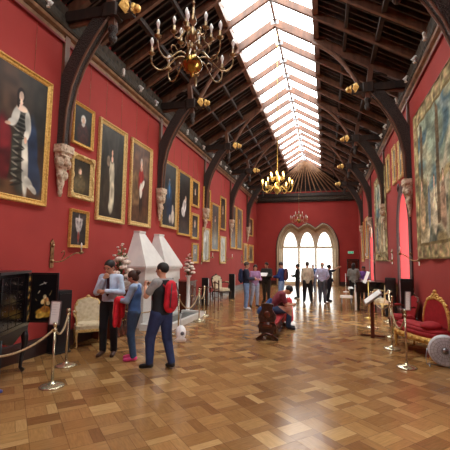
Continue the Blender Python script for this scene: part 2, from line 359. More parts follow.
# ceiling: boards over both slopes, with common rafters under them
mb = MB()
for s in (-1, 1):
    a = Vector((s*SW, 0, SZ+.12)); b = Vector((s*(W+.45), 0, roofz(W+.45)+.12))
    for dz in (0, .06): mb.add([(a.x, Y0-.4, a.z+dz), (b.x, Y0-.4, b.z+dz), (b.x, Y1+.4, b.z+dz), (a.x, Y1+.4, a.z+dz)], [(0, 1, 2, 3)], 0)
    mb.add([(a.x, Y0-.4, a.z), (a.x, Y1+.4, a.z), (a.x, Y1+.4, a.z+.06), (a.x, Y0-.4, a.z+.06)], [(0, 1, 2, 3)], 0)
    y = Y0
    while y < Y1:
        mb.bar((s*(SW+.02), y, SZ+.05), (s*(W+.3), y, roofz(W+.3)+.05), .045, .1, 1); y += .21
for yy in (YS0-.15, ): mb.box((0, yy-.2, SZ+.4), (2*SW+.3, .7, .1), mi=0)
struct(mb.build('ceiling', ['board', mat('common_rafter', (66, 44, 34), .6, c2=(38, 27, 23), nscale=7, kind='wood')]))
# skylight
SK = bpy.data.objects.new('window_5', None); col.objects.link(SK); SK.location = (0, 0, SZ); struct(SK)
for s in (-1, 1):
    mb = MB(); mb.add([(s*SW, YS0, .13), (0, YS0, .13+RP*SW), (0, YS1, .13+RP*SW), (s*SW, YS1, .13)], [(0, 1, 2, 3)]); mb.build('pane', 'glass', SK)
    mb = MB(); mb.bar((s*(SW+.03), YS0, .04), (s*(SW+.03), YS1, .04), .14, .26); mb.build('curb', 'rafter', SK)
mb = MB(); mb.bar((0, YS0, RP*SW-.02), (0, YS1+.1, RP*SW-.02), .06, .12); mb.build('ridge_beam', 'rafter', SK)
TY = [5.8, 10.0, 14.2, 18.4, 22.6]
k = 0; y = 10.0-1.05*12
tr_i = 41
while y < YS1+.2:
    for s in (-1, 1):
        big = (k % 2 == 1)
        mb = MB(); mb.bar((0, y, SZ+RP*SW-.05), (s*(W+.1), y, roofz(W+.1)-.05), .085, .17)
        struct(mb.build('trim_%d' % tr_i, 'rafter')); tr_i += 1
    mb = MB(); mb.box((0, y, RP*SW-.1), (.22, .12, .12)); mb.build('ridge_plate', 'iron', SK)
    for s in (-1, 1):
        mb = MB(); mb.bar((0, y+.525, RP*SW+.09), (s*SW, y+.525, .1), .02, .03); mb.build('glazing_bar', 'iron', SK)
    y += 1.05; k += 1
for s in (-1, 1):
    for px, pz in ((2.62, .1), (1.9, .1)):
        mb = MB(); mb.bar((s*px, Y0, roofz(px)-pz+.06), (s*px, Y1, roofz(px)-pz+.06), .1 if px > 2 else .07, .12); struct(mb.build('trim_%d' % tr_i, 'dark_wood')); tr_i += 1
# fan of ribs at the far gable
mb = MB(); yt = YS1+.05
mb.add([(-W, Y1, 6.42), (W, Y1, 6.42), (W, Y1, roofz(W)+.2), (SW, yt, SZ+.12), (0, yt, SZ+RP*SW+.12), (-SW, yt, SZ+.12), (-W, Y1, roofz(W)+.2)], [(0, 1, 2, 3, 4, 5, 6)])
struct(mb.build('wall_gable', 'board'))
for i in range(17):
    a = -1+2*i/16; xb = a*2.9
    mb = MB(); mb.bar((a*.12, yt-.02, SZ+RP*SW-.05), (xb, Y1-.1, 6.45), .05, .07); struct(mb.build('trim_%d' % tr_i, 'mould')); tr_i += 1
# cornices
def cornice(nm, s):
    x = s*W; mb = MB()
    mb.box((x-s*.03, (Y0+Y1)/2, 5.78), (.06, Y1-Y0, .04), mi=0)
    prof = [(0, 5.80), (.05, 5.80), (.06, 5.85), (.03, 5.87), (.03, 5.9), (.10, 5.93), (.12, 5.98), (.05, 6.0), (0, 6.0)]
    mb.prism([(x-s*a, z) for a, z in prof], Y0, Y1, 'xz', 1)
    mb.prism([(x, 6.0), (x-s*.13, 6.0), (x-s*.15, 6.04), (x-s*.10, 6.06), (x-s*.04, 6.3), (x-s*.08, 6.46), (x, 6.46)], Y0, Y1, 'xz', 2)
    return struct(mb.build(nm, ['pic_rail', 'mould', 'frieze']))
cornice('trim_1', -1); cornice('trim_2', 1)
mb = MB(); mb.box((0, Y1-.05, 5.86), (2*W, .1, .1), mi=0); mb.box((0, Y1-.09, 6.05), (2*W, .18, .26), mi=1); mb.box((0, Y1-.12, 6.3), (2*W, .24, .22), mi=2); struct(mb.build('trim_3', ['dark_wood', 'frieze', 'dark_wood']))
for nm, s in (('baseboard_left', -1), ('baseboard_right', 1)):
    mb = MB(); mb.prism([(s*W, 0), (s*(W-.05), 0), (s*(W-.05), .22), (s*(W-.03), .27), (s*W, .29)], Y0, Y1, 'xz'); struct(mb.build(nm, 'skirting'))
mb = MB()
for a, b in ((-W, cx0-2.05), (cx0+2.05, 2.75)): mb.box(((a+b)/2, Y1-.03, .14), (b-a, .06, .28))
struct(mb.build('baseboard_far', 'skirting'))
D = bpy.data.objects.new('door_1', None); col.objects.link(D); D.location = (3.1, Y1-.02, 0); struct(D)
mb = MB(); mb.box((0, -.02, .85), (.66, .05, 1.7), bev=.01)
for z in (.45, 1.2): mb.box((0, -.05, z), (.45, .02, .5))
mb.build('door_leaf', 'mahog', D)
mb = MB(); mb.box((-.36, -.04, .87), (.07, .1, 1.74)); mb.box((.36, -.04, .87), (.07, .1, 1.74)); mb.box((0, -.04, 1.77), (.8, .1, .08)); mb.build('door_frame', 'skirting', D)
mb = MB(); mb.sphere((-.26, -.09, .85), .03); mb.build('door_knob', 'brass', D)

# ------------------------------------------------------------ roof trusses
def make_truss():
    root = thing('roof_truss', (0, TY[0], 0), 0, 'x', 'roof truss')
    for s in (-1, 1):
        mb = MB(); mb.bar((0, 0, SZ+RP*SW-.1), (s*W, 0, roofz(W)-.1), .11, .2); mb.build('principal_rafter', 'rafter', root)
        mb = MB(); mb.bar((s*W, 0, 6.27), (s*2.08, 0, 6.27), .2, .2)
        mb.box((s*2.5, 0, 6.27), (.3, .26, .26), bev=.03); hb = mb.build('hammer_beam', 'dark_wood', root)
        mb = MB(); mb.sphere((s*2.0, 0, 6.28), (.075, .07, .08), 10, 7); mb.sphere((s*2.07, 0, 6.3), (.06, .09, .1), 8, 6)
        for t in (-1, 1):
            mb.add([(s*2.1, t*.05, 6.4), (s*2.2, t*.18, 6.38), (s*2.26, t*.2, 6.25), (s*2.18, t*.1, 6.14), (s*2.05, t*.06, 6.2), (s*2.16, t*.16, 6.34)], [(0, 1, 5), (1, 2, 5), (2, 3, 5), (3, 4, 5), (4, 0, 5), (0, 4, 3, 2, 1)])
        mb.build('carved_head', 'gold', root)
        mb = MB(); mb.bar((s*2.48, 0, 5.98), (s*2.6, 0, roofz(2.6)-.05), .13, .13, up=(0, 1, 0)); po = mb.build('hanging_post', 'rafter', root)
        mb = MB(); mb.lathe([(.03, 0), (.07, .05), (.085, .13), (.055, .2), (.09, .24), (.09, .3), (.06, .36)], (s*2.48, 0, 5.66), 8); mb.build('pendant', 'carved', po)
        # curved brace from hammer beam to rafter
        pts = bez((s*2.3, 0, 6.36), (s*2.02, 0, 6.85), (s*1.75, 0, 7.4), (s*1.05, 0, roofz(1.05)-.2), 12)
        mb = MB(); mb.tube(pts, [.07]*12, 6, flat=.8); mb.build('curved_brace', 'rafter', root)
        mb = MB(); mb.tube(bez((s*2.55, 0, 6.36), (s*2.5, 0, 6.6), (s*2.75, 0, 6.75), (s*3.0, 0, roofz(3.0)-.2), 6), .045, 6); mb.build('strut', 'dark_wood', root)
        # wall arch bracket
        inner = [(3.37, 3.75), (3.36, 4.1), (3.34, 4.45), (3.25, 4.9), (3.12, 5.25), (2.95, 5.57), (2.76, 5.87), (2.52, 6.17)]
        outer = [(3.5, 3.75), (3.5, 4.1), (3.5, 4.6), (3.48, 5.12), (3.34, 5.42), (3.17, 5.75), (3.02, 5.98), (2.88, 6.17)]
        n = len(inner); mb = MB(); hwd = .075
        for yy in (-hwd, hwd): mb.add([(s*a, yy, z) for a, z in inner]+[(s*a, yy, z) for a, z in outer], [(k, k+1, n+k+1, n+k) for k in range(n-1)])
        mb.add([(s*a, -hwd, z) for a, z in inner]+[(s*a, hwd, z) for a, z in inner], [(k, k+1, n+k+1, n+k) for k in range(n-1)])
        mb.add([(s*a, -hwd, z) for a, z in outer]+[(s*a, hwd, z) for a, z in outer], [(k, k+1, n+k+1, n+k) for k in range(n-1)])
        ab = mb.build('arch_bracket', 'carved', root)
        mb = MB(); mb.tube([(s*(a-.012), -hwd, z) for a, z in inner], .022, 6); mb.tube([(s*(a-.012), hwd, z) for a, z in inner], .022, 6); mb.build('edge_bead', 'rafter', ab)
        mb = MB(); mb.box((s*(W-.03), 0, 5.62), (.07, .13, 1.2)); mb.build('wall_post', 'rafter', root)
        mb = MB(); mb.bar((s*(W-.05), 0, 6.12), (s*2.72, 0, 6.18), .07, .06); mb.build('tie_strip', 'rafter', root)
        # carved stone corbel
        mb = MB(); mb.box((s*(W-.11), 0, 3.68), (.24, .34, .14), bev=.04); mb.box((s*(W-.1), 0, 3.58), (.2, .28, .08), bev=.03)
        mb.lathe([(.03, 0), (.05, .08), (.045, .14), (.08, .25), (.075, .38), (.12, .55), (.15, .68), (.13, .76)], (s*(W-.07), 0, 2.8), 10, sx=.75, sy=1.05)
        for t in (-1, 1): mb.sphere((s*(W-.12), t*.1, 3.42), (.07, .07, .1)); mb.sphere((s*(W-.1), t*.07, 3.2), (.06, .06, .09))
        mb.sphere((s*(W-.18), 0, 3.46), (.06, .07, .11)); mb.build('corbel', 'stone', root)
    return root
TL = ['oak hammerbeam roof truss with gilt heads, the nearest, arching in from both top corners',
      'oak hammerbeam truss with gilt heads, second from the front, its left corbel above the fireplace',
      'oak hammerbeam roof truss third from the front, between the near and lit chandeliers',
      'oak hammerbeam roof truss fourth from the front, second from the far red wall',
      'oak hammerbeam roof truss farthest away, nearest the fan of ribs']
proto = make_truss()
for i, y in enumerate(TY):
    o = proto if i == 0 else copy_tree(proto)
    o.location.y = y; tag(o, TL[i], 'roof truss', 'hammerbeam trusses along the roof')
# cornice spotlights
def make_spot():
    r = thing('spotlight', (0, 0, 0), 0, 'small white spotlight clipped to the carved cornice under the rafters', 'spotlight', 'spotlights along the cornices')
    mb = MB(); mb.tube([(0, 0, 0), (0, 0, .1)], .014, 6); mb.box((0, 0, .005), (.06, .06, .01)); mb.build('bracket', 'white_pl', r)
    mb = MB(); mb.lathe([(.02, 0), (.036, .03), (.04, .12), (.044, .13)], (0, -.05, .15), 10, axis=(0, .8, -.6)); mb.build('lamp_head', 'white_pl', r)
    return r
sp = make_spot(); first = True
for s in (-1, 1):
    for ty in [1.6]+TY:
        for dy in (.55, 1.75, 2.6, 3.5):
            if ty+dy > Y1-.6 or ty+dy < 4.5: continue
            o = sp if first else copy_tree(sp); first = False
            o.location = (s*(W-.2), ty+dy, 6.02); o.rotation_euler.z = 0.9*s if dy > 2 else -.6*s

# ------------------------------------------------------------ painted surfaces
def smooth_noise(nx, ny, cx, cy, rng):
    g = rng.rand(cy+2, cx+2); X = np.linspace(0, cx, nx); Y = np.linspace(0, cy, ny); xi = X.astype(int); yi = Y.astype(int); fx = X-xi; fy = Y-yi
    fx = fx*fx*(3-2*fx); fy = (fy*fy*(3-2*fy))[:, None]
    a = g[yi][:, xi]; b = g[yi][:, xi+1]; c = g[yi+1][:, xi]; d = g[yi+1][:, xi+1]
    return (a*(1-fx)+b*fx)*(1-fy)+(c*(1-fx)+d*fx)*fy
def paint(nx, ny, base, shapes, noise=.35, seed=1, asp=1.):
    rng = np.random.RandomState(seed); U, V = np.meshgrid(np.linspace(0, 1, nx), np.linspace(0, 1, ny))
    b0, b1 = np.array(base[0], float), np.array(base[1], float)
    img = b0+(b1-b0)*V[..., None]
    nz = smooth_noise(nx, ny, 5, 7, rng)*.6+smooth_noise(nx, ny, 14, 18, rng)*.4; img = img*(1+noise*(nz[..., None]-.5)*2)
    for sh in shapes:
        if sh[0] == 'e':
            _, cx, cy, rx, ry, rot, c, soft = sh; a = math.radians(rot); dx = (U-cx); dy = (V-cy)/asp if False else (V-cy)
            x = dx*math.cos(a)+dy*math.sin(a); y = -dx*math.sin(a)+dy*math.cos(a); d = np.sqrt((x/rx)**2+(y/ry)**2)
            w = np.clip((1+soft-d)/max(soft, 1e-3), 0, 1)
        else:
            _, poly, c, soft = sh; w = np.zeros_like(U, bool); n = len(poly)
            for i in range(n):
                x1, y1 = poly[i]; x2, y2 = poly[(i+1) % n]
                if y1 == y2: continue
                w ^= ((V >= min(y1, y2)) & (V < max(y1, y2)) & (U < (V-y1)*(x2-x1)/(y2-y1)+x1))
            w = w.astype(float)
        sn = 1+.25*(smooth_noise(nx, ny, 12, 16, rng)-.5)*2
        img = img*(1-w[..., None])+np.array(c, float)*sn[..., None]*w[..., None]
    return np.clip(img, 0, 255)
def painted_mesh(name, w, h, img, m, parent, yoff=0., wave=None, label=None):
    ny, nx = img.shape[:2]; U, V = np.meshgrid(np.linspace(0, 1, nx), np.linspace(0, 1, ny))
    x = (U-.5)*w; z = (V-.5)*h; y = np.full_like(x, yoff)
    if wave is not None: y = y+wave(U, V)
    co = np.stack([x, y, z], -1).reshape(-1, 3); i = np.arange(nx*ny).reshape(ny, nx)
    f = np.stack([i[:-1, :-1], i[:-1, 1:], i[1:, 1:], i[1:, :-1]], -1).reshape(-1, 4)
    me = bpy.data.meshes.new(name); me.from_pydata(co.tolist(), [], f.tolist()); me.materials.append(M[m])
    at = me.color_attributes.new('paint', 'FLOAT_COLOR', 'POINT'); c = img.reshape(-1, 3)/255.; c = np.where(c <= .04045, c/12.92, ((c+.055)/1.055)**2.4)
    at.data.foreach_set('color', np.concatenate([c, np.ones((len(c), 1))], 1).ravel())
    me.polygons.foreach_set('use_smooth', [True]*len(f)); me.update()
    o = bpy.data.objects.new(name, me); col.objects.link(o); o.parent = parent
    if label: o['label'] = label
    return o
def frame_mesh(w, h, fw, depth, m, parent, ornate=0, name='frame'):
    """mitred frame, outer size w x h; local front = -y"""
    prof = [(0, 0), (0, -depth*.75), (fw*.12, -depth), (fw*.3, -depth*.95), (fw*.45, -depth*.55), (fw*.7, -depth*.45), (fw*.8, -depth*.62), (fw, -depth*.35), (fw, 0)]
    mb = MB(); vs = []; cs = [(-1, -1), (1, -1), (1, 1), (-1, 1)]
    for a, y in prof:
        for sx, sz in cs: vs.append((sx*(w/2-a), y, sz*(h/2-a)))
    n = len(prof); mb.add(vs, [(i*4+k, i*4+(k+1) % 4, (i+1)*4+(k+1) % 4, (i+1)*4+k) for i in range(n-1) for k in range(4)])
    if ornate:
        r = fw*.34
        for sx, sz in cs:
            for dx, dz in ((0, 0), (1.4, 0), (0, 1.4)): mb.sphere((sx*(w/2-fw*.35-dx*r), -depth*.9, sz*(h/2-fw*.35-dz*r)), (r*1.25, r*.5, r*1.25), 8, 5)
        for sx in (-1, 1): mb.sphere((sx*(w/2-fw*.35), -depth*.9, 0), (r, r*.5, r*2), 8, 5)
        for sz in (-1, 1): mb.sphere((0, -depth*.9, sz*(h/2-fw*.35)), (r*2, r*.5, r), 8, 5)
    elif w > .7:
        for k in range(int(h/.12)):
            z = -h/2+.1+k*.12
            if z > h/2-.08: break
            for sx in (-1, 1): mb.sphere((sx*(w/2-fw*.25), -depth, z), (fw*.11, .008, .03), 6, 4)
    return mb.build(name, m, parent)
SK_ = (214, 176, 150)
def figure(cx, foot, head, w, dress, hair=(50, 36, 28), sleeve=None, skirt=True, legs=None):
    h = head-foot; s = []
    if skirt: s += [('e', cx, foot+h*.26, w*1.25, h*.30, 0, dress, .25), ('e', cx, foot+h*.55, w*.75, h*.2, 0, dress, .2)]
    else:
        for k in (-1, 1): s += [('e', cx+k*w*.33, foot+h*.22, w*.26, h*.26, 0, legs or dress, .2)]
        s += [('e', cx, foot+h*.6, w*.85, h*.24, 0, dress, .2)]
    s += [('e', cx-w*.8, foot+h*.62, w*.3, h*.16, -12, sleeve or dress, .3), ('e', cx+w*.8, foot+h*.62, w*.3, h*.16, 12, sleeve or dress, .3)]
    s += [('e', cx, head-h*.055, w*.42, h*.075, 0, hair, .2), ('e', cx, head-h*.07, w*.27, h*.055, 0, SK_, .2), ('e', cx, head-h*.17, w*.4, h*.045, 0, SK_, .3)]
    return s
NP = [0]
def picture(side, Yc, zc, w, h, img, label, fw=.07, fm='gold', depth=.06, ornate=0, wires=True, grp=None, tilt=0., x=None):
    rz = {-1: PI/2, 1: -PI/2, 0: 0}[side]
    loc = (side*(W-.006), Yc, zc) if side else (x, Y1-.02, zc)
    r = thing('framed_painting', loc, rz, label, 'painting', grp); r.rotation_euler = (0, 0, rz)
    frame_mesh(w, h, fw, depth, fm, r, ornate); painted_mesh('canvas', w-2*fw+.01, h-2*fw+.01, img, 'paint', r, -depth*.36)
    if wires and zc+h/2 > 4.4:
        for sx in (-1, 1):
            mb = MB(); mb.tube([(sx*w*.28, -.012, h/2-.02), (sx*w*.28, -.012, 5.78-zc)], .003, 4); mb.build('hanging_wire', 'old_brass', r)
    return r
def bust(bgc, coat, hair, face=(.5, .66), collar=(210, 200, 190), sz=1.0, seed=1, n=(26, 36)):
    fx, fy = face
    return paint(n[0], n[1], (bgc, tuple(c*.8 for c in bgc)), [('e', fx, fy-.42*sz, .34*sz, .32*sz, 0, coat, .25), ('e', fx, fy+.01, .14*sz, .14*sz, 0, hair, .25), ('e', fx, fy-.01, .085*sz, .095*sz, 0, SK_, .25), ('e', fx, fy-.14*sz, .09*sz, .05*sz, 0, collar, .3)], .3, seed)
DK = (38, 32, 28)
def span(y0, y1): return (y0+y1)/2, (y1-y0)
# big lady portrait, nearest left (runs out of frame)
lady = paint(150, 180, ((66, 46, 36), (58, 50, 42)), [
    ('e', .5, .3, .08, .28, 0, (92, 24, 30), .25), ('e', .47, .44, .1, .1, 0, (120, 34, 40), .3), ('e', .55, .8, .1, .2, 10, (74, 54, 42), .6), ('e', .95, .75, .1, .25, 0, (40, 36, 30), .6), ('e', .7, .04, .4, .06, 0, (90, 62, 42), .5),
    ('e', .84, .38, .06, .24, 4, (40, 54, 80), .4), ('e', .89, .2, .06, .14, 20, (46, 62, 88), .4),
    ('e', .70, .3, .09, .26, 4, (58, 58, 52), .2), ('e', .76, .27, .035, .24, 5, (206, 202, 188), .3), ('e', .82, .12, .06, .03, -40, (210, 206, 192), .3), ('e', .88, .075, .045, .022, -30, (214, 210, 196), .3),
    ('e', .69, .6, .06, .11, 4, (80, 80, 74), .2)]
    +[('e', .67+.01*(k % 2), .09+k*.045, .05, .008, 16*(-1)**k, (34, 33, 30), .6) for k in range(10)]
    +[('e', .64, .09+k*.045+.022, .03, .006, 16*(-1)**k, (128, 124, 112), .6) for k in range(10)]
    +[('e', .69, .53+k*.035, .045, .01, 0, (24, 24, 22), .5) for k in range(4)]
    +[('e', .62, .62, .035, .08, -20, (216, 212, 200), .3), ('e', .58, .56, .04, .025, 20, (216, 212, 202), .3), ('e', .54, .54, .03, .012, 10, SK_, .3), ('e', .77, .6, .032, .09, 10, (212, 208, 196), .3), ('e', .76, .5, .026, .035, 0, (214, 210, 198), .3), ('e', .75, .455, .015, .025, 0, SK_, .3),
      ('e', .69, .7, .058, .025, 0, (222, 198, 178), .25), ('e', .668, .8, .042, .055, 0, (30, 20, 16), .25), ('e', .64, .74, .014, .04, 0, (36, 24, 20), .3), ('e', .672, .795, .025, .036, 0, (226, 194, 172), .2), ('e', .675, .745, .016, .025, 0, (218, 188, 166), .2)], .35, 3)
picture(-1, 4.55, 3.69, 1.90, 2.26, lady, 'large gilt-framed full-length portrait of a lady in striped dark dress with red curtain', .1)
Y_, w_ = span(6.09, 6.75)
picture(-1, Y_, 4.37, w_, .87, bust((26, 22, 22), (60, 26, 24), (196, 190, 184), (.5, .66), sz=.9, seed=5, n=(30, 40)), 'small gilt portrait of a grey-haired man, top of the near column of three', .065)
picture(-1, 6.45, 3.3, .72, .9, bust((44, 38, 30), (66, 56, 36), (70, 56, 44), (.38, .66), (110, 96, 70), .9, 6, (30, 40)), 'small dark painting in wide ornate gilt frame, middle of the near column of three', .11, 'gold_pale', .08, 1)
arms = paint(30, 44, ((40, 36, 36), (60, 52, 52)), [('e', .5, .5, .05, .4, 0, (190, 180, 176), .3), ('e', .35, .62, .06, .2, 20, (170, 160, 158), .3), ('e', .65, .62, .06, .2, -20, (170, 160, 158), .3), ('e', .5, .78, .22, .05, 0, (200, 190, 186), .3), ('e', .5, .25, .05, .14, 0, (150, 60, 50), .3)], .4, 8)
picture(-1, 6.44, 2.255, .56, .76, arms, 'small silvery heraldic-looking picture, lowest of the near column of three', .06)
wl_ = paint(60, 110, ((46, 40, 34), (64, 62, 56)), [('e', .2, .5, .14, .3, 0, (34, 32, 26), .3), ('e', .85, .6, .12, .35, 0, (40, 38, 32), .3)]+figure(.48, .1, .77, .1, (200, 190, 164))+[('e', .52, .25, .08, .16, 0, (208, 198, 172), .3), ('e', .32, .62, .06, .05, 0, (150, 130, 110), .4), ('e', .28, .3, .12, .22, 0, (54, 46, 38), .3)], .4, 11)
Y_, w_ = span(6.96, 8.09); picture(-1, Y_, 3.645, w_, 2.29, wl_, 'tall gilt portrait of a woman in long white gown, left of the red-coated officer', .11, 'gold_pale', .07)
rc = paint(60, 110, ((70, 44, 34), (96, 68, 54)), [('e', .2, .4, .3, .2, 0, (120, 92, 66), .5), ('e', .8, .75, .3, .12, 0, (110, 82, 66), .5), ('e', .5, .1, .6, .1, 0, (84, 58, 40), .4)]+figure(.5, .12, .83, .14, (150, 40, 34), (190, 180, 170), (140, 36, 32), False, (40, 30, 28))+[('e', .5, .42, .07, .09, 0, (222, 214, 200), .3), ('e', .6, .5, .1, .04, 30, (226, 220, 208), .3)], .35, 12)
Y_, w_ = span(8.33, 9.47); picture(-1, Y_, 3.66, w_, 2.26, rc, 'tall gilt portrait of a standing officer in red coat, above the fireplace', .11, 'gold_pale', .07)
bl = paint(50, 100, ((40, 44, 46), (54, 58, 60)), figure(.5, .16, .78, .15, (36, 52, 74), sleeve=(44, 74, 108))+[('e', .5, .6, .05, .14, 0, (60, 110, 156), .3), ('e', .8, .16, .1, .1, 0, (196, 188, 176), .4), ('e', .6, .12, .08, .06, 0, (180, 170, 160), .4), ('e', .78, .3, .05, .05, 0, (190, 180, 170), .4)], .35, 13)
Y_, w_ = span(10.16, 11.32); picture(-1, Y_, 3.70, w_, 2.12, bl, 'tall gilt portrait of a figure with blue sash and white dogs, beyond the fireplace corbel', .085, 'gold_pale', .07)
bb = paint(50, 100, ((34, 30, 30), (40, 36, 34)), [('e', .5, .46, .16, .1, 20, (206, 200, 196), .25), ('e', .4, .36, .14, .07, -10, (214, 208, 204), .25), ('e', .58, .54, .1, .06, 40, (200, 192, 186), .3), ('e', .6, .6, .05, .04, 0, SK_, .3), ('e', .5, .1, .5, .1, 0, (50, 40, 34), .5)], .3, 14)
Y_, w_ = span(11.46, 12.62); picture(-1, Y_, 3.61, w_, 2.22, bb, 'tall dark gilt portrait with a white-clad figure, right of the blue-sashed one', .07)
picture(-1, 13.12, 4.18, .78, 1.04, bust(DK, (60, 40, 30), (60, 44, 36), (.5, .62), seed=15), 'small dark gilt portrait, upper of the pair left of the third corbel', .09)
picture(-1, 13.14, 2.92, .78, .98, bust((34, 30, 32), (44, 40, 48), (160, 150, 140), (.5, .64), seed=16), 'small dark gilt portrait, lower of the pair left of the third corbel', .09)
picture(-1, 13.22, 1.91, .66, .76, bust((120, 116, 108), (90, 84, 76), (80, 66, 54), seed=17), 'small gilt-framed picture with painted-on pale reflection, hung lowest, above the right-hand bouquet', .07)  # pale greys stand in for the far window reflected in its glass
picture(-1, 14.52, 3.98, .9, 1.34, bust((56, 50, 44), (50, 60, 84), (60, 44, 36), seed=18), 'mid-sized gilt portrait hung high beside the third corbel', .08)
picture(-1, 14.5, 2.28, .9, 1.4, paint(26, 36, ((150, 146, 132), (176, 176, 168)), [('e', .5, .4, .2, .3, 0, (120, 112, 96), .4), ('e', .3, .7, .2, .1, 0, (196, 196, 190), .5)], .25, 19), 'gilt-framed picture with pale window reflection painted in, hung low beyond the fireplace bouquet', .08, 'gold_pale')  # reflected window light is put into the canvas colours
picture(-1, 15.75, 3.12, 1.15, 2.12, paint(30, 60, ((70, 62, 52), (84, 84, 84)), figure(.5, .14, .76, .16, (110, 92, 70)), .3, 20), 'tall brownish gilt portrait at mid height between third and fourth corbels', .08)
picture(-1, 17.0, 3.9, .94, 1.6, bust((52, 44, 38), (70, 50, 36), (60, 44, 36), seed=21), 'gilt portrait hung high beside the fourth corbel', .08)
picture(-1, 17.05, 2.15, 1.0, 1.3, paint(26, 36, ((160, 150, 126), (170, 168, 158)), [('e', .5, .45, .24, .3, 0, (130, 118, 92), .4)], .25, 22), 'gilt-framed picture, window reflection painted as pale tone, hung low beneath the high portrait by the fourth corbel', .08, 'gold_pale')  # light base tones imitate glass mirroring the far window
picture(-1, 19.05, 3.45, 1.15, 2.36, paint(30, 60, ((64, 50, 40), (88, 80, 76)), figure(.5, .14, .76, .16, (96, 66, 50)), .3, 23), 'tall gilt portrait just past the fourth corbel, left of its twin', .08)
picture(-1, 20.5, 3.45, 1.3, 2.36, paint(30, 60, ((74, 66, 56), (96, 92, 88)), figure(.5, .14, .76, .16, (120, 104, 84)), .3, 24), 'tall gilt portrait paler than its twin, before the last corbel', .08)
picture(-1, 23.5, 3.85, 1.9, 1.2, bust((60, 48, 38), (80, 56, 40), (60, 44, 36), seed=25), 'broad gilt picture hung high in the far left corner', .09)
picture(-1, 22.15, 2.1, 1.05, 1.2, paint(24, 30, ((120, 104, 70), (140, 120, 84)), [('e', .5, .5, .25, .3, 0, (84, 66, 46), .4)], .3, 26), 'gilt picture hung low, left one of the last pair by the far wall', .12)
picture(-1, 23.85, 2.1, 1.5, 1.2, paint(24, 30, ((110, 92, 64), (130, 112, 80)), [('e', .5, .5, .25, .3, 0, (70, 56, 42), .4)], .3, 27), 'gilt picture hung low, right one of the last pair by the far wall', .12)
# right wall
def rpic(y, z, w, h, seed, label, tilt=.0): 
    return picture(1, y, z, w, h, bust((90, 82, 70), (110, 100, 84), (70, 56, 44), seed=seed), label, .12, 'gold_pale', .05, 1)
rpic(11.2, 4.62, .56, 1.15, 31, 'small picture in deep ornate gilt frame, nearest of three above the near lancet window')
rpic(12.15, 4.68, .56, 1.2, 32, 'small picture in deep ornate gilt frame, middle of three above the near lancet window')
rpic(13.35, 4.68, .62, 1.25, 33, 'small picture in deep ornate gilt frame, farthest of three above the near lancet window')
picture(1, 20.6, 2.9, 1.3, 2.2, paint(24, 40, ((120, 100, 70), (110, 90, 66)), figure(.5, .1, .8, .18, (150, 130, 90)), .3, 34), 'tall gilt picture on the right wall beyond the far lancet window', .16)
picture(1, 22.9, 2.8, 1.2, 2.3, paint(24, 40, ((110, 88, 60), (96, 74, 54)), figure(.5, .1, .8, .18, (120, 100, 70)), .3, 35), 'tall gilt picture on the right wall nearest the exit door', .16)
# tapestries
def tapestry(Yc, zc, w, h, seed, label, nx=150, ny=170):
    r = thing('wall_tapestry', (W-.03, Yc, zc), -PI/2, label, 'tapestry', 'tapestries on the right wall')
    rng = np.random.RandomState(seed)
    sh = []
    sky = (208, 202, 178)
    for k in range(34):   # foliage
        cx, cy = rng.rand(), .45+.5*rng.rand(); sh.append(('e', cx, cy, .04+.07*rng.rand(), .03+.06*rng.rand(), rng.rand()*90, [(96, 118, 118), (124, 136, 118), (78, 102, 110), (158, 158, 132)][k % 4], .6))
    for k in range(30): cx, cy = rng.rand(), .08+.4*rng.rand(); sh.append(('e', cx, cy, .03+.06*rng.rand(), .02+.05*rng.rand(), rng.rand()*90, [(150, 134, 96), (104, 104, 84), (174, 158, 122), (84, 88, 76)][k % 4], .5))
    for k in range(4): cx = .08+.25*k+.06*rng.rand(); sh.append(('p', [(cx, .2), (cx+.03, .2), (cx+.05, .85), (cx+.02, .9)], (96, 80, 60), 0))
    for k in range(9):
        cx = .1+.1*k+.03*rng.rand(); f0 = .12+.1*rng.rand()
        sh += figure(cx, f0, f0+.30+.05*rng.rand(), .024, [(170, 146, 112), (104, 116, 128), (198, 186, 158), (160, 132, 108), (134, 130, 102)][k % 5], (100, 76, 54))
    img = paint(nx, ny, ((176, 164, 132), sky), sh, .3, seed)
    U, V = np.meshgrid(np.linspace(0, 1, nx), np.linspace(0, 1, ny)); bw = .32
    d = np.minimum(np.minimum(U, 1-U)*w, np.minimum(V, 1-V)*h); b = d < bw
    bn = smooth_noise(nx, ny, int(w*9), int(h*9), rng); b2 = smooth_noise(nx, ny, int(w*14), int(h*14), rng)
    bc = np.array((150, 134, 98.))*(.62+.75*bn[..., None])+np.array((0, 12, 4.))*(b2[..., None]-.5)*2
    img = np.where(b[..., None], bc, img); ed = (np.abs(d-bw) < .025) | (d < .03); img = np.where(ed[..., None], np.array((112, 96, 62.)), img)
    img *= (.9+.2*rng.rand(ny, nx))[..., None]
    img = img*(1.1+.35*(smooth_noise(nx, ny, 40, 60, rng)-.5))[..., None]
    painted_mesh('woven_cloth', w, h, np.clip(img, 0, 255), 'tap', r, -.02, wave=lambda U, V: -.02*np.sin(U*w*5.5)*(1-V)-.01*np.sin(U*w*11+1))
    mb = MB(); mb.tube([(-w/2-.05, -.01, h/2+.01), (w/2+.05, -.01, h/2+.01)], .02, 8); mb.build('hanging_rod', 'mould', r)
    return r
tapestry(6.9, 3.42, 5.0, 3.4, 41, 'huge woven tapestry of figures and trees above the red sofa, nearest on the right wall')
tapestry(15.45, 3.4, 3.1, 3.45, 42, 'pale green woven tapestry between the two lancet windows on the right wall', 100, 120)

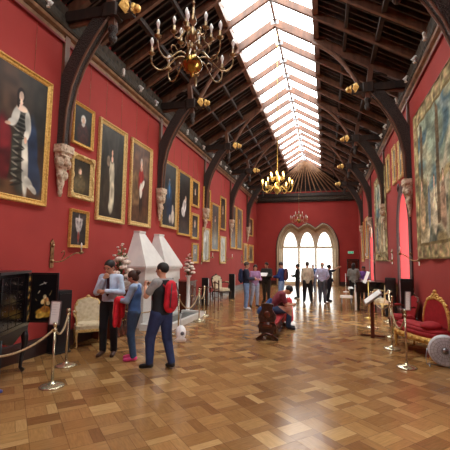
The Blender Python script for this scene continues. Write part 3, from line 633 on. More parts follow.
# brass wall sconces
def sconce(side, Yc, zc, label, lit=False):
    r = thing('wall_sconce', (side*(W-.005), Yc, zc), PI/2 if side < 0 else -PI/2, label, 'wall light', 'brass swing-arm wall sconces')
    mb = MB(); mb.prism([(-.04, -.25), (.04, -.25), (.05, -.2), (.035, 0), (.05, .2), (.0, .27), (-.05, .2), (-.035, 0), (-.05, -.2)], -.02, 0, 'xz'); mb.sphere((0, -.03, -.13), .035); mb.sphere((0, -.03, .15), .03); mb.build('backplate', 'old_brass', r)
    d = 1 if side < 0 else -1
    a = bez((0, -.03, -.13), (d*.12, -.2, -.22), (d*.2, -.3, .12), (d*.32, -.38, .0), 12); mb = MB(); mb.tube(a, .012, 6)
    b = bez((d*.1, -.14, -.1), (d*.16, -.2, .05), (d*.08, -.2, .1), (d*.06, -.16, .02), 8); mb.tube(b, .009, 6); mb.build('swing_arm', 'old_brass', r)
    e = a[-1]; mb = MB(); mb.lathe([(.012, 0), (.045, .03), (.05, .045), (.018, .05), (.018, .09)], tuple(e), 10); mb.build('candle_cup', 'old_brass', r)
    mb = MB(); mb.lathe([(.012, 0), (.012, .07), (.018, .09), (.004, .13)], (e.x, e.y, e.z+.09), 8); mb.build('candle_bulb', 'candle', r)
for y, lb in ((5.75, 'brass wall sconce low on the left wall, above the tall black unit near the cabinet'), (14.0, 'brass wall sconce on the left wall between the bouquet and first white armchair'), (17.2, 'brass wall sconce on the left wall above the white armchair'), (21.2, 'brass wall sconce nearest the far left corner')):
    sconce(-1, y, 1.74, lb)
for y, lb in ((9.45, 'brass swing-arm sconce at the corner of the big near tapestry'), (13.1, 'brass swing-arm sconce between near lancet window and pale green tapestry'), (17.6, 'brass sconce beside the far lancet window on the right wall')):
    sconce(1, y, 1.82, lb)
mb = MB(); mb.lathe([(.11, 0), (.12, .02), (.07, .05), (.02, .06)], (0, 0, 0), 14, axis=(-1, 0, 0), sx=1.3); o = mb.build('wall_roundel', 'skirting', None, loc=(W, 11.7, 3.85)); tag(o, 'small dark round plaque on red wall above the near lancet window', 'plaque')

# ------------------------------------------------------------ chandeliers
def chandelier(y, label, lit, sc=1.0):
    r = thing('chandelier', (0, y, 3.55), .25, label, 'chandelier')
    br = 'brass' if lit else 'old_brass'
    mb = MB(); mb.lathe([(.008, .02), (.02, .03), (.022, .06), (.06, .075), (.098, .115), (.108, .16), (.098, .2), (.06, .245), (.03, .28)], (0, 0, 0), 20); mb.build('globe', 'brass' if lit else 'globe_brass', r)
    mb = MB(); mb.lathe([(.03, .28), (.05, .3), (.045, .36), (.02, .4), (.05, .44), (.055, .5), (.025, .54), (.018, .6), (.04, .63), (.03, .68), (.012, .72), (.012, .8)], (0, 0, 0), 12); mb.build('stem', br, r)
    mb = MB(); mb.tube([(0, 0, .8), (0, 0, SZ+RP*SW-.1-3.55)], .011, 6)
    for k in range(50): mb.sphere((0, 0, .85+k*.08), (.016, .016, .03), 6, 4)
    mb.build('chain', br, r)
    def ring_(n, R, z0, zc, off, drop, nm):
        for k in range(n):
            a = 2*PI*k/n+off; c, s_ = math.cos(a), math.sin(a)
            P = lambda q, z: (c*q, s_*q, z)
            m2 = MB(); m2.tube(bez(P(.04, z0), P(R*.45, z0+.16), P(R*.55, z0-drop), P(R*.82, z0-drop*.72), 8)+bez(P(R*.82, z0-drop*.72), P(R*.98, z0-drop*.5), P(R*1.02, z0-.03), P(R, zc), 6)[1:], .009, 6)
            m2.tube(bez(P(R*.45, z0+.03), P(R*.6, z0+.14), P(R*.7, z0+.0), P(R*.58, z0-.02), 6), .006, 5)
            m2.lathe([(.01, 0), (.035, .02), (.04, .03), (.014, .035), (.016, .09)], P(R, zc), 8); arm = m2.build(nm, br, r)
            m2 = MB(); m2.lathe([(.011, .09), (.011, .12), (.02, .15), (.016, .175), (.003, .2)], P(R, zc), 8); m2.build('candle_bulb', 'candle_lit' if lit else 'candle', arm)
    ring_(8, .43*sc, .2, .25, 0, .15, 'lower_arm'); ring_(6, .2*sc, .46, .46, .3, .06, 'upper_arm')
    if lit:
        for k in range(4):
            l = bpy.data.lights.new('candle_glow', 'POINT'); l.energy = 9; l.color = (1, .72, .4); l.shadow_soft_size = .1
            lo = bpy.data.objects.new('candle_glow', l); col.objects.link(lo); lo.parent = r; lo.location = (.36*math.cos(k*PI/2+.4), .36*math.sin(k*PI/2+.4), .62)
    return r
chandelier(3.5, 'big old brass chandelier with unlit bulbs and round globe, nearest at upper left', False)
chandelier(10.5, 'brass chandelier with glowing warm bulbs hanging mid-gallery', True)
chandelier(19.2, 'small-looking dull brass chandelier farthest away, before the gothic window', False)
# exit sign
r = thing('exit_sign', (2.97, Y1-.03, 2.26), 0, 'small green illuminated exit sign above the far right door', 'sign')
mb = MB(); mb.box((0, -.03, 0), (.36, .06, .17)); mb.build('sign_body', 'white_pl', r)
mb = MB(); mb.box((0, -.063, 0), (.33, .01, .14)); mb.build('sign_face', 'exit', r)
# running figure and arrow marks
mb = MB(); mb.sphere((.03, -.072, .045), (.012, .004, .012), 8, 5); mb.bar((.03, -.07, .035), (.01, -.07, -.01), .012, .016, up=(0, 1, 0)); mb.bar((.01, -.07, -.01), (.035, -.07, -.03), .01, .01, up=(0, 1, 0)); mb.bar((.01, -.07, -.01), (-.02, -.07, -.045), .01, .01, up=(0, 1, 0)); mb.bar((.03, -.07, .03), (.055, -.07, .005), .01, .01, up=(0, 1, 0)); mb.bar((-.06, -.07, 0), (-.12, -.07, 0), .01, .012, up=(0, 1, 0)); mb.build('pictogram', 'white', r)

# ------------------------------------------------------------ furniture
def cabriole(mb, x, y, h, r=.03, d=(1, 1), mi=0):
    dx, dy = d
    mb.tube([(x, y, h), (x+dx*.03, y+dy*.03, h*.8), (x+dx*.035, y+dy*.035, h*.62), (x+dx*.005, y+dy*.005, h*.3), (x-dx*.005, y-dy*.005, h*.12), (x+dx*.03, y+dy*.03, .02)], [r*1.3, r*1.5, r*1.2, r*.75, r*.65, r*.9], 8, mi)
# lacquer cabinet on stand
cr = thing('lacquer_cabinet', (-2.79, 4.28, 0), math.radians(114), 'black lacquer cabinet with gold motifs on a carved stand, cut by the left edge', 'cabinet')
mb = MB(); mb.box((0, .2, 1.07), (1.02, .36, .74)); mb.box((0, .2, 1.455), (1.06, .42, .035), mi=1); mb.box((0, .2, .7), (1.08, .42, .05)); mb.build('body', ['black', 'ebon'], cr)
for r_ in range(4):
    for c_ in range(3):
        mb = MB(); mb.box((-.31+c_*.25, .012, .8+r_*.17), (.235, .02, .155), bev=.004); d = mb.build('drawer', 'black', cr)
        mb = MB(); mb.sphere((-.31+c_*.25, -.003, .8+r_*.17), .008); mb.build('knob', 'walnut', d)
        mb = MB()
        for q in range(1+(r_+c_) % 2): mb.sphere((-.31+c_*.25+random.uniform(-.07, .07), .0, .8+r_*.17+random.uniform(-.04, .04)), (.014, .003, .008), 6, 4)
        mb.build('gold_motif', 'walnut', d)
mb = MB(); mb.box((.46, .005, 1.07), (.1, .03, .72)); st_ = mb.build('stile', 'ebon', cr)
mb = MB()
for z in (.78, .92, 1.08, 1.2, 1.34): mb.sphere((.46+random.uniform(-.02, .02), -.014, z), (.028, .004, .022), 7, 4); mb.bar((.44, -.014, z-.03), (.48, -.014, z+.04), .006, .006)
mb.build('gold_motif', 'gold', st_)
mb = MB(); mb.prism([(-.54, .68), (.54, .68), (.54, .55), (.4, .6), (.2, .54), (0, .48), (-.2, .54), (-.4, .6), (-.54, .55)], .0, .06, 'xz'); mb.prism([(-.54, .68), (.54, .68), (.54, .6), (-.54, .6)], .36, .4, 'xz'); mb.box((0, .2, .66), (1.06, .38, .04)); mb.build('stand_apron', 'ebon', cr)
for sx in (-1, 1):
    for sy in (0, 1):
        mb = MB(); cabriole(mb, sx*.48, .05+sy*.3, .64, .036, (sx*.9, (sy*2-1)*.8)); mb.build('leg', 'ebon', cr)
# open door with painted panel, faces the camera
dr = bpy.data.objects.new('open_door', None); col.objects.link(dr); dr.parent = cr; dr.location = (.55, .0, 1.07)
wd = math.radians(12)-math.radians(114); dr.rotation_euler = (0, 0, wd)
mb = MB(); mb.box((.215, 0, 0), (.42, .03, .74)); mb.build('door_panel', 'ebon', dr)
vase = paint(70, 120, ((14, 12, 16), (18, 15, 18)), [('e', .55, .17, .3, .09, 0, (196, 150, 56), .3), ('e', .42, .12, .18, .06, 10, (214, 176, 80), .3), ('e', .6, .25, .16, .06, 0, (170, 110, 50), .4), ('e', .5, .42, .1, .05, 20, (214, 190, 130), .3), ('e', .62, .46, .1, .05, -20, (206, 150, 96), .3), ('e', .7, .38, .07, .04, 0, (220, 196, 140), .3), ('e', .55, .52, .06, .04, 0, (224, 206, 160), .3),
    ('e', .56, .33, .03, .1, 0, (150, 110, 60), .3), ('e', .3, .62, .05, .012, 40, (200, 186, 150), .3), ('e', .78, .6, .07, .01, 50, (170, 140, 90), .3), ('e', .45, .8, .14, .008, 12, (190, 190, 180), .3), ('e', .52, .82, .05, .012, -20, (190, 186, 176), .3), ('e', .85, .3, .05, .01, 60, (170, 140, 90), .3), ('e', .2, .45, .04, .01, -30, (150, 130, 90), .3)], .2, 51)
dp = painted_mesh('painted_panel', .37, .68, vase, 'paint', dr, -.018); dp.location.x = .215
mb = MB()
for x0, z0, x1, z1 in ((.02, -.35, .41, -.35), (.02, .35, .41, .35), (.02, -.35, .02, .35), (.41, -.35, .41, .35)): mb.bar((x0, -.017, z0), (x1, -.017, z1), .008, .008, up=(0, 1, 0))
mb.build('gilt_line', 'walnut', dr)
for z in (-.25, -.1, .1, .26): mb = MB(); mb.tube([(0, -.01, z-.025), (0, -.01, z+.025)], .012, 6); mb.build('hinge', 'brass', dr)
# tall black units
def tall_unit(x, y, h, label, w=.3, d=.3, rz=0.0, edge=False):
    r = thing('floor_speaker', (x, y, 0), rz, label, 'speaker')
    mb = MB(); mb.box((0, 0, h/2+.01), (w, d, h-.02), bev=.012); mb.build('casing', 'blackm', r)
    mb = MB(); mb.box((0, -d/2-.008, h*.55), (w*.86, .012, h*.8)); mb.build('front_grille', 'ebon', r)
    mb = MB(); mb.box((0, 0, .012), (w+.03, d+.03, .024)); mb.build('base_plate', 'blackm', r)
    if edge: mb = MB(); mb.box((w/2+.012, -.02, h/2), (.02, d*.8, h*.94)); mb.build('edge_panel', 'white_pl', r)
    mb = MB(); mb.box((w/2+.004 if not edge else w/2-.02, -.03, h*.8), (.012, .06, .02)); mb.build('badge', 'iron', r)
tall_unit(-3.31, 5.82, 1.09, 'tall black unit behind the open lacquer door, near the left brass sconce', .28, .26, 1.3)
tall_unit(-3.05, 13.2, 1.0, 'tall slim black unit by the left wall, beyond the dark fireplace chest', .24, .3, .3, True)
tall_unit(-2.72, 15.9, 1.06, 'tall slim black unit to the right of the white armchair at the left wall', .24, .3, .3, True)
tall_unit(3.27, 9.85, 1.24, 'tall black unit behind the gilt sign post beside the red sofa', .28, .3, -.2)
tall_unit(3.28, 12.3, 1.16, 'tall black unit beside white-backed chair under the green tapestry', .3, .3, -.2)

def armchair(x, y, rz, label, up_m, fr_m, sc=1.0, name='armchair', grp=None):
    r = thing(name, (x, y, 0), rz, label, 'armchair', grp); r.scale = (sc, sc, sc)
    mb = MB(); mb.box((0, 0, .42), (.58, .54, .1), bev=.08); mb.box((0, 0, .48), (.54, .5, .05), bev=.1, taper=.9); mb.build('seat', up_m, r)
    mb = MB(); mb.prism([(-.3, .34), (.3, .34), (.3, .39), (.2, .36), (.08, .38), (0, .335), (-.08, .38), (-.2, .36), (-.3, .39)], -.3, -.26, 'xz'); mb.box((0, 0, .37), (.6, .56, .05), bev=.08); mb.build('seat_rail', fr_m, r)
    rt = Matrix.Rotation(-.2, 3, 'X')
    shp = [(-.22, 0), (.22, 0), (.25, .2), (.27, .38), (.2, .5), (.08, .54), (0, .57), (-.08, .54), (-.2, .5), (-.27, .38), (-.25, .2)]
    def plate(sh, y0, y1, m, nm):
        mb = MB(); n0 = len(mb.v); mb.prism(sh, y0, y1, 'xz'); mb.v = [tuple((rt @ Vector(v))+Vector((0, .25, .47))) for v in mb.v]; return mb.build(nm, m, r)
    plate(shp, -.035, .035, up_m, 'backrest')
    mb = MB(); pts = [rt @ Vector((a*1.06, 0, z*1.03))+Vector((0, .25, .46)) for a, z in shp+[shp[0]]]; mb.tube(pts, .026, 8)
    for q in ((-.25, .42), (.25, .42), (0, .6)): p = rt @ Vector((q[0], -.02, q[1]))+Vector((0, .25, .46)); mb.sphere(p, (.045, .03, .04), 8, 5)
    mb.build('back_frame', fr_m, r)
    for s in (-1, 1):
        mb = MB(); mb.tube(bez((s*.25, .24, .72), (s*.33, .1, .76), (s*.34, -.1, .72), (s*.3, -.16, .66), 8)+bez((s*.3, -.16, .66), (s*.27, -.1, .6), (s*.27, -.12, .5), (s*.28, -.16, .42), 6)[1:], .022, 7); am = mb.build('armrest', fr_m, r)
        mb = MB(); mb.sphere((s*.32, .02, .755), (.035, .12, .025), 8, 5); mb.build('arm_pad', up_m, am)
        for ty in (-1, 1): mb = MB(); cabriole(mb, s*.26, ty*.23, .38, .022, (s*.6, ty*.5)); mb.build('leg', fr_m, r)
    return r
armchair(-3.14, 6.44, math.radians(42), 'cream and gilt armchair by the left wall, left of the man in a tie', 'cream', 'gold_pale', .86)
armchair(-2.92, 15.0, math.radians(60), 'white upholstered wooden armchair between two slim black units, left wall', 'cream', 'walnut', 1.0)
armchair(3.05, 12.4, math.radians(-60), 'white-backed armchair by right wall beside the piano end', 'cream', 'gold_pale', 1.0)
armchair(3.08, 9.45, math.radians(-75), 'red velvet armchair behind the long red sofa', 'red_velvet', 'mahog', .84)
# red sofa (gilt canape), long along the wall with tall shaped end
so = thing('gilt_sofa', (3.06, 7.62, 0), math.radians(-70), 'red velvet sofa with curved gilt frame and crested raised back, at right edge', 'sofa')
def se(a, rx, ry, p=2.6):
    c, s_ = math.cos(a), math.sin(a); return rx*abs(c)**(2/p)*(1 if c > 0 else -1), ry*abs(s_)**(2/p)*(1 if s_ > 0 else -1)
mb = MB(); n = 36
def slab(mb, rx, ry, z0, z1, inset=0, mi=0):
    r0 = [se(2*PI*k/n, rx, ry) for k in range(n)]; r1 = [se(2*PI*k/n, rx-inset, ry-inset) for k in range(n)]
    mb.add([(a, b, z0) for a, b in r0]+[(a, b, z1) for a, b in r1], [tuple(range(n)), tuple(range(2*n-1, n-1, -1))]+[(k, (k+1) % n, n+(k+1) % n, n+k) for k in range(n)], mi, True)
slab(mb, .72, .31, .38, .47); slab(mb, .72, .31, .47, .53, .05); slab(mb, .67, .26, .53, .56, .12); mb.build('seat', 'red_velvet', so)
mb = MB(); slab(mb, .74, .33, .27, .38); 
for k in range(26):
    a, b = se(2*PI*k/26, .745, .335); mb.sphere((a, b, .325), (.035, .035, .035), 7, 5)
mb.build('gilt_rail', 'gold', so)
for lx in (-.6, .6):
    for ly in (-.22, .22):
        mb = MB(); mb.lathe([(.02, 0), (.032, .02), (.02, .05), (.03, .12), (.045, .2), (.03, .24), (.05, .28)], (lx, ly, 0), 10); mb.build('leg', 'gold', so)
so.scale = (.92, .88, .92)
# raised back: along the wall with a crest at its peak (local +y side is the wall)
bk = [(-.22, .5), (.58, .5), (.56, .75), (.51, .9), (.43, 1.01), (.31, 1.06), (.18, 1.08), (.05, 1.06), (-.07, 1.01), (-.15, .87), (-.2, .7)]
mb = MB(); mb.prism(bk, .2, .27, 'xz'); mb.build('backrest', 'red_velvet', so)
mb = MB(); mb.tube([(a, .22, z) for a, z in bk+[bk[0]]], .035, 8)
for a, z in ((.17, 1.11), (.09, 1.1), (.25, 1.1), (.17, 1.16), (.12, 1.14), (.22, 1.14), (.17, 1.21), (.02, 1.07), (.34, 1.08), (-.05, 1.03), (.41, 1.04), (-.12, .94), (.49, .96), (-.17, .82), (.54, .84)): mb.sphere((a, .22, z), (.05, .035, .04), 8, 5)
mb.build('crested_frame', 'gold', so)
mb = MB(); mb.sphere((.44, -.08, .58), (.2, .2, .09), 14, 8); mb.build('cushion', 'red_velvet', so)
# round wrapped object in front of the sofa end
fr = thing('floor_fan', (3.17, 6.62, 0), math.radians(-12), 'round translucent silvery drum fan on the floor, beside the sofa at right edge', 'fan')
mb = MB(); mb.lathe([(.24, -.07), (.27, -.06), (.275, 0), (.27, .06), (.24, .07)], (0, 0, .29), 32, axis=(0, 1, 0)); mb.build('drum', 'plasticwrap', fr); fr.scale = (.88, .88, .88)
mb = MB()
for s in (-1, 1):
    for q in (.06, .12, .18, .235): mb.tube([(q*math.cos(a), s*.085, .29+q*math.sin(a)) for a in [2*PI*k/24 for k in range(25)]], .004, 4, caps=False)
    for k in range(20): a = 2*PI*k/20; mb.tube([(.04*math.cos(a), s*.09, .29+.04*math.sin(a)), (.25*math.cos(a+.3), s*.075, .29+.25*math.sin(a+.3))], .003, 4)
mb.build('wire_guard', 'iron', fr)
mb = MB(); mb.lathe([(.05, -.1), (.06, 0), (.05, .1)], (0, 0, .29), 14, axis=(0, 1, 0)); mb.build('hub', 'iron', fr)
mb = MB(); mb.tube([(-.28, 0, .3), (-.31, 0, .14), (-.3, 0, .02), (.3, 0, .02), (.31, 0, .14), (.28, 0, .3)], .012, 6); mb.tube([(-.25, -.14, .012), (-.25, .14, .012)], .012, 6); mb.tube([(.25, -.14, .012), (.25, .14, .012)], .012, 6); mb.build('stand', 'iron', fr)

# ------------------------------------------------------------ stanchions, ropes, signs
def stanchion(x, y, label, h=.88, m='polbrass', sign=None):
    r = thing('rope_stanchion', (x, y, 0), 0, label, 'stanchion', 'brass rope stanchions')
    mb = MB(); mb.lathe([(.15, 0), (.155, .012), (.14, .025), (.07, .04), (.035, .055), (.03, .07)], seg=24); mb.build('base', m, r)
    mb = MB(); mb.tube([(0, 0, .06), (0, 0, h-.08)], .017, 10); mb.build('post', m, r)
    mb = MB(); mb.lathe([(.017, 0), (.03, .01), (.03, .03), (.018, .04), (.02, .055), (.034, .075), (.03, .1), (.01, .112)], (0, 0, h-.11), 14); mb.build('finial', m, r)
    return r
def rope(a, b, sag, label, r=.014):
    a = Vector(a); b = Vector(b); n = 18; pts = []
    for k in range(n+1):
        t = k/n; p = a.lerp(b, t); p.z -= sag*4*t*(1-t); pts.append(p)
    mid = pts[n//2].copy(); mb = MB(); mb.tube([p-mid for p in pts], r, 7); o = mb.build('barrier_rope', 'rope', None, loc=mid); tag(o, label, 'rope', 'barrier ropes')
    m2 = MB(); m2.tube([pts[0]-mid, pts[1].lerp(pts[0], .5)-mid], r*1.3, 7); m2.build('end_cap', 'brass', o); m2 = MB(); m2.tube([pts[-1]-mid, pts[-2].lerp(pts[-1], .5)-mid], r*1.3, 7); m2.build('end_cap', 'brass', o)
ST = {'A': (-2.13, 4.27), 'B': (-2.6, 5.13), 'C': (-2.05, 3.2)}
stanchion(*ST['A'], 'brass stanchion holding a white notice, nearest at left', .82); stanchion(*ST['B'], 'brass stanchion beside the tall black unit, behind the notice one', .88)
# thin blue-black stanchion at the very left
r = thing('thin_stanchion', (-2.62, 3.93, 0), 0, 'thin dark post with a small bluish foot at the very left edge', 'post')
mb = MB(); mb.tube([(0, 0, .03), (0, 0, .62)], .012, 8); mb.build('post', 'blackm', r); mb = MB(); mb.lathe([(.05, 0), (.05, .02), (.02, .035)]); mb.build('foot', mat('blue_foot', (60, 60, 130), .4), r)
rope((ST['A'][0], ST['A'][1], .74), (-2.55, 3.2, .72), .22, 'twisted beige rope sagging out past the left edge')
rope((ST['A'][0], ST['A'][1], .74), (ST['B'][0], ST['B'][1], .8), .17, 'beige rope between the two near left stanchions')
def sign_holder(x, y, z, w, h, rz, label, text, tilt=0):
    r = thing('notice_frame', (x, y, z), rz, label, 'sign'); r.rotation_euler.x = -.12
    mb = MB(); mb.box((0, 0, h/2), (w, .012, h)); mb.build('card', 'white', r)
    mb = MB(); mb.bar((-w/2, 0, 0), (w/2, 0, 0), .018, .012); mb.bar((-w/2, 0, h), (w/2, 0, h), .018, .012); mb.bar((-w/2, 0, 0), (-w/2, 0, h), .018, .012, up=(0, 1, 0)); mb.bar((w/2, 0, 0), (w/2, 0, h), .018, .012, up=(0, 1, 0)); mb.build('rim', 'iron', r)
    mb = MB()
    for k in range(5): mb.box((-.01*(k % 3), -.008, h*.86-k*h*.11), (w*(.68-.08*(k % 3)), .002, h*.022))
    mb.build('print_lines', mat('faint_print', (214, 216, 218), .6), r); return r
sign_holder(ST['A'][0]-.02, ST['A'][1]-.0, .79, .125, .30, .15, 'small white notice in a frame on top of the nearest left stanchion', '')
for k_, (x, y, lb) in enumerate(((-1.86, 7.82, 'brass stanchion right behind the red rucksack'), (-2.05, 9.73, 'brass stanchion at the middle of the fireplace rope'), (-2.21, 10.64, 'brass stanchion at the far corner of the marble hearth'))): stanchion(x, y, lb, .89)
rope((-1.86, 7.82, .8), (-2.05, 9.73, .8), .33, 'beige rope in front of the marble hearth, nearer span'); rope((-2.05, 9.73, .8), (-2.21, 10.64, .8), .25, 'beige rope in front of the marble hearth, farther span')
rope((-1.86, 7.82, .8), (-2.75, 7.0, .6), .15, 'beige rope running from the rucksack stanchion towards the chest')
stanchion(2.56, 6.40, 'brass stanchion with a framed notice, in front of the red sofa, nearest at right', .9)
stanchion(2.55, 7.68, 'brass stanchion second from the front along the red sofa', .9); stanchion(2.76, 8.85, 'brass stanchion just right of the slanted lectern', .9); stanchion(2.45, 9.97, 'brass stanchion behind the slanted lectern', .9)
sign_holder(2.6, 6.39, .89, .075, .29, -.5, 'narrow framed notice fixed on the nearest right stanchion', '')
rope((2.56, 6.4, .78), (2.55, 7.68, .8), .28, 'beige rope along the red sofa, nearest span'); rope((2.76, 8.85, .8), (2.45, 9.97, .8), .25, 'beige rope behind the lectern, far span')
rope((2.55, 7.68, .8), (2.76, 8.85, .8), .3, 'beige rope along the red sofa, second span')
stanchion(2.37, 21.07, 'white-topped slim post standing alone near the far right door', 1.0, 'white_pl')
stanchion(3.02, 11.0, 'brass stanchion by the right wall beyond the red armchair', .88)
# lectern
lc = thing('lectern', (2.33, 8.77, 0), math.radians(-8), 'slanted white-topped information lectern on a dark red post', 'lectern')
mb = MB(); mb.box((0, 0, .42), (.075, .06, .8)); mb.build('post', 'mahog', lc)
mb = MB(); mb.box((0, 0, .03), (.5, .07, .035)); mb.box((0, 0, .02), (.08, .36, .03)); mb.build('base', 'mahog', lc)
for s in (-1, 1): mb = MB(); mb.box((s*.27, 0, .03), (.05, .06, .06), bev=.01); mb.build('foot', 'polbrass', lc)
rt = Matrix.Rotation(math.radians(-38), 3, 'Y') @ Matrix.Rotation(.35, 3, 'X'); mb = MB(); mb.box((.02, -.02, .86), (.44, .26, .03), rt); mb.build('top_board', 'iron', lc)
mb = MB(); mb.box((.01, -.03, .88), (.40, .23, .008), rt); mb.build('printed_sheet', 'white', lc)
# tall candle-like microphone stand with white paper, near the piano
ps = thing('music_stand', (2.55, 11.6, 0), 0, 'thin brass stand holding a tilted white sheet, before the piano', 'stand')
mb = MB(); mb.tube([(0, 0, .02), (0, 0, 1.1)], .012, 8); mb.build('pole', 'brass', ps); mb = MB(); mb.lathe([(.13, 0), (.13, .015), (.02, .04)], seg=18); mb.build('base', 'brass', ps)
mb = MB(); mb.box((-.05, -.02, 1.19), (.09, .012, .36), Matrix.Rotation(.35, 3, 'Y')); mb.build('sheet', 'white', ps)
# grand piano, lid closed, by the right wall
pi_ = thing('grand_piano', (2.75, 13.9, 0), 0, 'black grand piano by the right wall with sheets on top', 'piano')
po = [(-.45, -.75), (.6, -.75), (.6, .75), (.45, .95), (.2, .9), (0, .5), (-.2, .2), (-.42, 0)]
mb = MB(); mb.prism([(a, b) for a, b in po], .62, .93, 'xy'); mb.build('case', 'black', pi_)
mb = MB(); mb.prism([(a*1.03, b*1.02) for a, b in po], .935, .97, 'xy'); mb.build('lid', 'black', pi_)
mb = MB(); mb.box((-.55, -.25, .7), (.2, .95, .06)); mb.build('key_bed', 'black', pi_); mb = MB(); mb.box((-.57, -.25, .735), (.13, .86, .015)); mb.build('keyboard', 'white', pi_)
for a, b in ((-.35, -.62), (.45, -.62), (.35, .7)): mb = MB(); mb.lathe([(.03, 0), (.03, .03), (.035, .1), (.055, .45), (.07, .6), (.07, .64)], (a, b, 0), 12); mb.build('leg', 'black', pi_)
mb = MB(); mb.box((-.45, -.72, .44), (.06, .06, .85)); mb.build('white_post', 'white_pl', pi_)
bx = thing('open_book', (2.75, 13.6, .975), .3, 'white sheets of music lying on the black piano', 'book')
mb = MB(); mb.prism([(-.2, 0), (-.1, .025), (0, .01), (.1, .025), (.2, 0)], -.14, .14, 'xz'); mb.build('pages', 'white', bx)
stl = thing('piano_stool', (2.0, 13.2, 0), 0, 'small white-topped stool beside the piano', 'stool')
mb = MB(); mb.box((0, 0, .46), (.4, .34, .07), bev=.03); mb.build('seat', 'white_pl', stl)
for a in (-1, 1):
    for b in (-1, 1): mb = MB(); mb.tube([(a*.15, b*.12, .43), (a*.17, b*.14, 0)], .018, 8); mb.build('leg', 'iron', stl)

# ------------------------------------------------------------ fireplace group
fp = thing('marble_fireplace', (-W+.0, 9.42, 0), PI/2, 'white marble chimneypiece with twin tapering hoods against the left wall', 'fireplace')
mb = MB()     # local x along wall (+Y), local -y into room
for s in (-1, 1): mb = MB(); mb.box((s*.88, -.26, .6), (.42, .5, 1.2)); mb.box((s*.88, -.28, .06), (.48, .54, .12)); mb.box((s*.88, -.27, 1.12), (.46, .54, .07)); mb.build('jamb', 'marble_rough', fp)
mb = MB(); mb.box((0, -.27, 1.27), (2.2, .54, .26)); mb.box((0, -.29, 1.425), (2.3, .58, .05)); mb.box((0, -.3, 1.47), (2.36, .6, .04)); mb.prism([(-.62, .85), (-.4, 1.08), (0, 1.16), (.4, 1.08), (.62, .85), (.62, 1.2), (-.62, 1.2)], -.5, -.4, 'xz'); mb.build('lintel', 'marble', fp)
mb = MB(); mb.box((0, -.05, .6), (1.3, .1, 1.2)); mb.build('firebox', 'blackm', fp)
mb = MB(); mb.box((0, -.25, .3), (.8, .3, .06)); 
for k in range(9): mb.tube([(-.36+k*.09, -.4, .3), (-.36+k*.09, -.42, .5)], .012, 6)
for s in (-1, 1): mb.lathe([(.04, 0), (.03, .1), (.05, .3), (.03, .5), (.05, .56), (.01, .62)], (s*.45, -.44, .02), 10)
mb.build('grate', 'iron', fp)
for s in (-1, 1):
    xc = s*.58; b0, b1 = xc-.6, xc+.6; t0, t1 = xc-.16, xc+.14; mb = MB()
    mb.add([(b0, 0, 1.49), (b1, 0, 1.49), (b1, -.6, 1.49), (b0, -.6, 1.49), (t0, 0, 2.36), (t1, 0, 2.36), (t1, -.14, 2.36), (t0, -.14, 2.36)], [(3, 2, 1, 0), (4, 5, 6, 7), (0, 1, 5, 4), (1, 2, 6, 5), (2, 3, 7, 6), (3, 0, 4, 7)]); mb.box((xc-.01, -.08, 2.37), (.34, .18, .05)); mb.build('hood', 'marble', fp)
hs = thing('marble_hearth', (-2.76, 9.42, 0), 0, 'low white marble kerb and slab on the floor before the fireplace', 'hearth')
mb = MB(); mb.box((.17, 0, .04), (.6, 2.5, .08)); mb.build('slab', mat('grey_slate', (92, 94, 92), .5), hs)
mb = MB(); mb.box((.5, 0, .07), (.12, 2.7, .14)); mb.box((.17, -1.29, .07), (.7, .12, .14)); mb.box((.17, 1.29, .07), (.7, .12, .14)); mb.build('kerb', 'marble', hs)
# chest left of the fireplace, with bowl and flowers
ch = thing('carved_chest', (-3.2, 7.4, 0), PI/2, 'dark carved wooden chest left of the fireplace, under the big bouquet', 'chest')
mb = MB(); mb.box((0, 0, .52), (.8, .44, .86)); mb.box((0, 0, .96), (.88, .5, .04)); mb.box((0, 0, .06), (.86, .48, .08)); mb.build('body', 'mahog', ch)
for s in (-1, 1):
    for z in (.34, .72): mb = MB(); mb.box((s*.19, -.225, z), (.33, .025, .3), bev=.01); mb.box((s*.19, -.24, z), (.22, .02, .2)); d = mb.build('door', 'walnut', ch); mb = MB(); mb.sphere((s*.05, -.25, z), .014); mb.build('handle', 'brass', d)
for sx in (-1, 1):
    for sy in (-1, 1): mb = MB(); mb.lathe([(.05, 0), (.04, .03)], (sx*.36, sy*.18, 0), 10); mb.build('foot', 'mahog', ch)
vb = thing('flower_bowl', (-3.08, 7.5, .98), 0, 'wide white footed bowl on the carved chest', 'bowl'); mb = MB(); mb.lathe([(.08, 0), (.09, .02), (.05, .05), (.15, .1), (.19, .17), (.2, .19), (.18, .18), (.1, .11), (.02, .1)], seg=20); mb.build('basin', 'marble', vb)
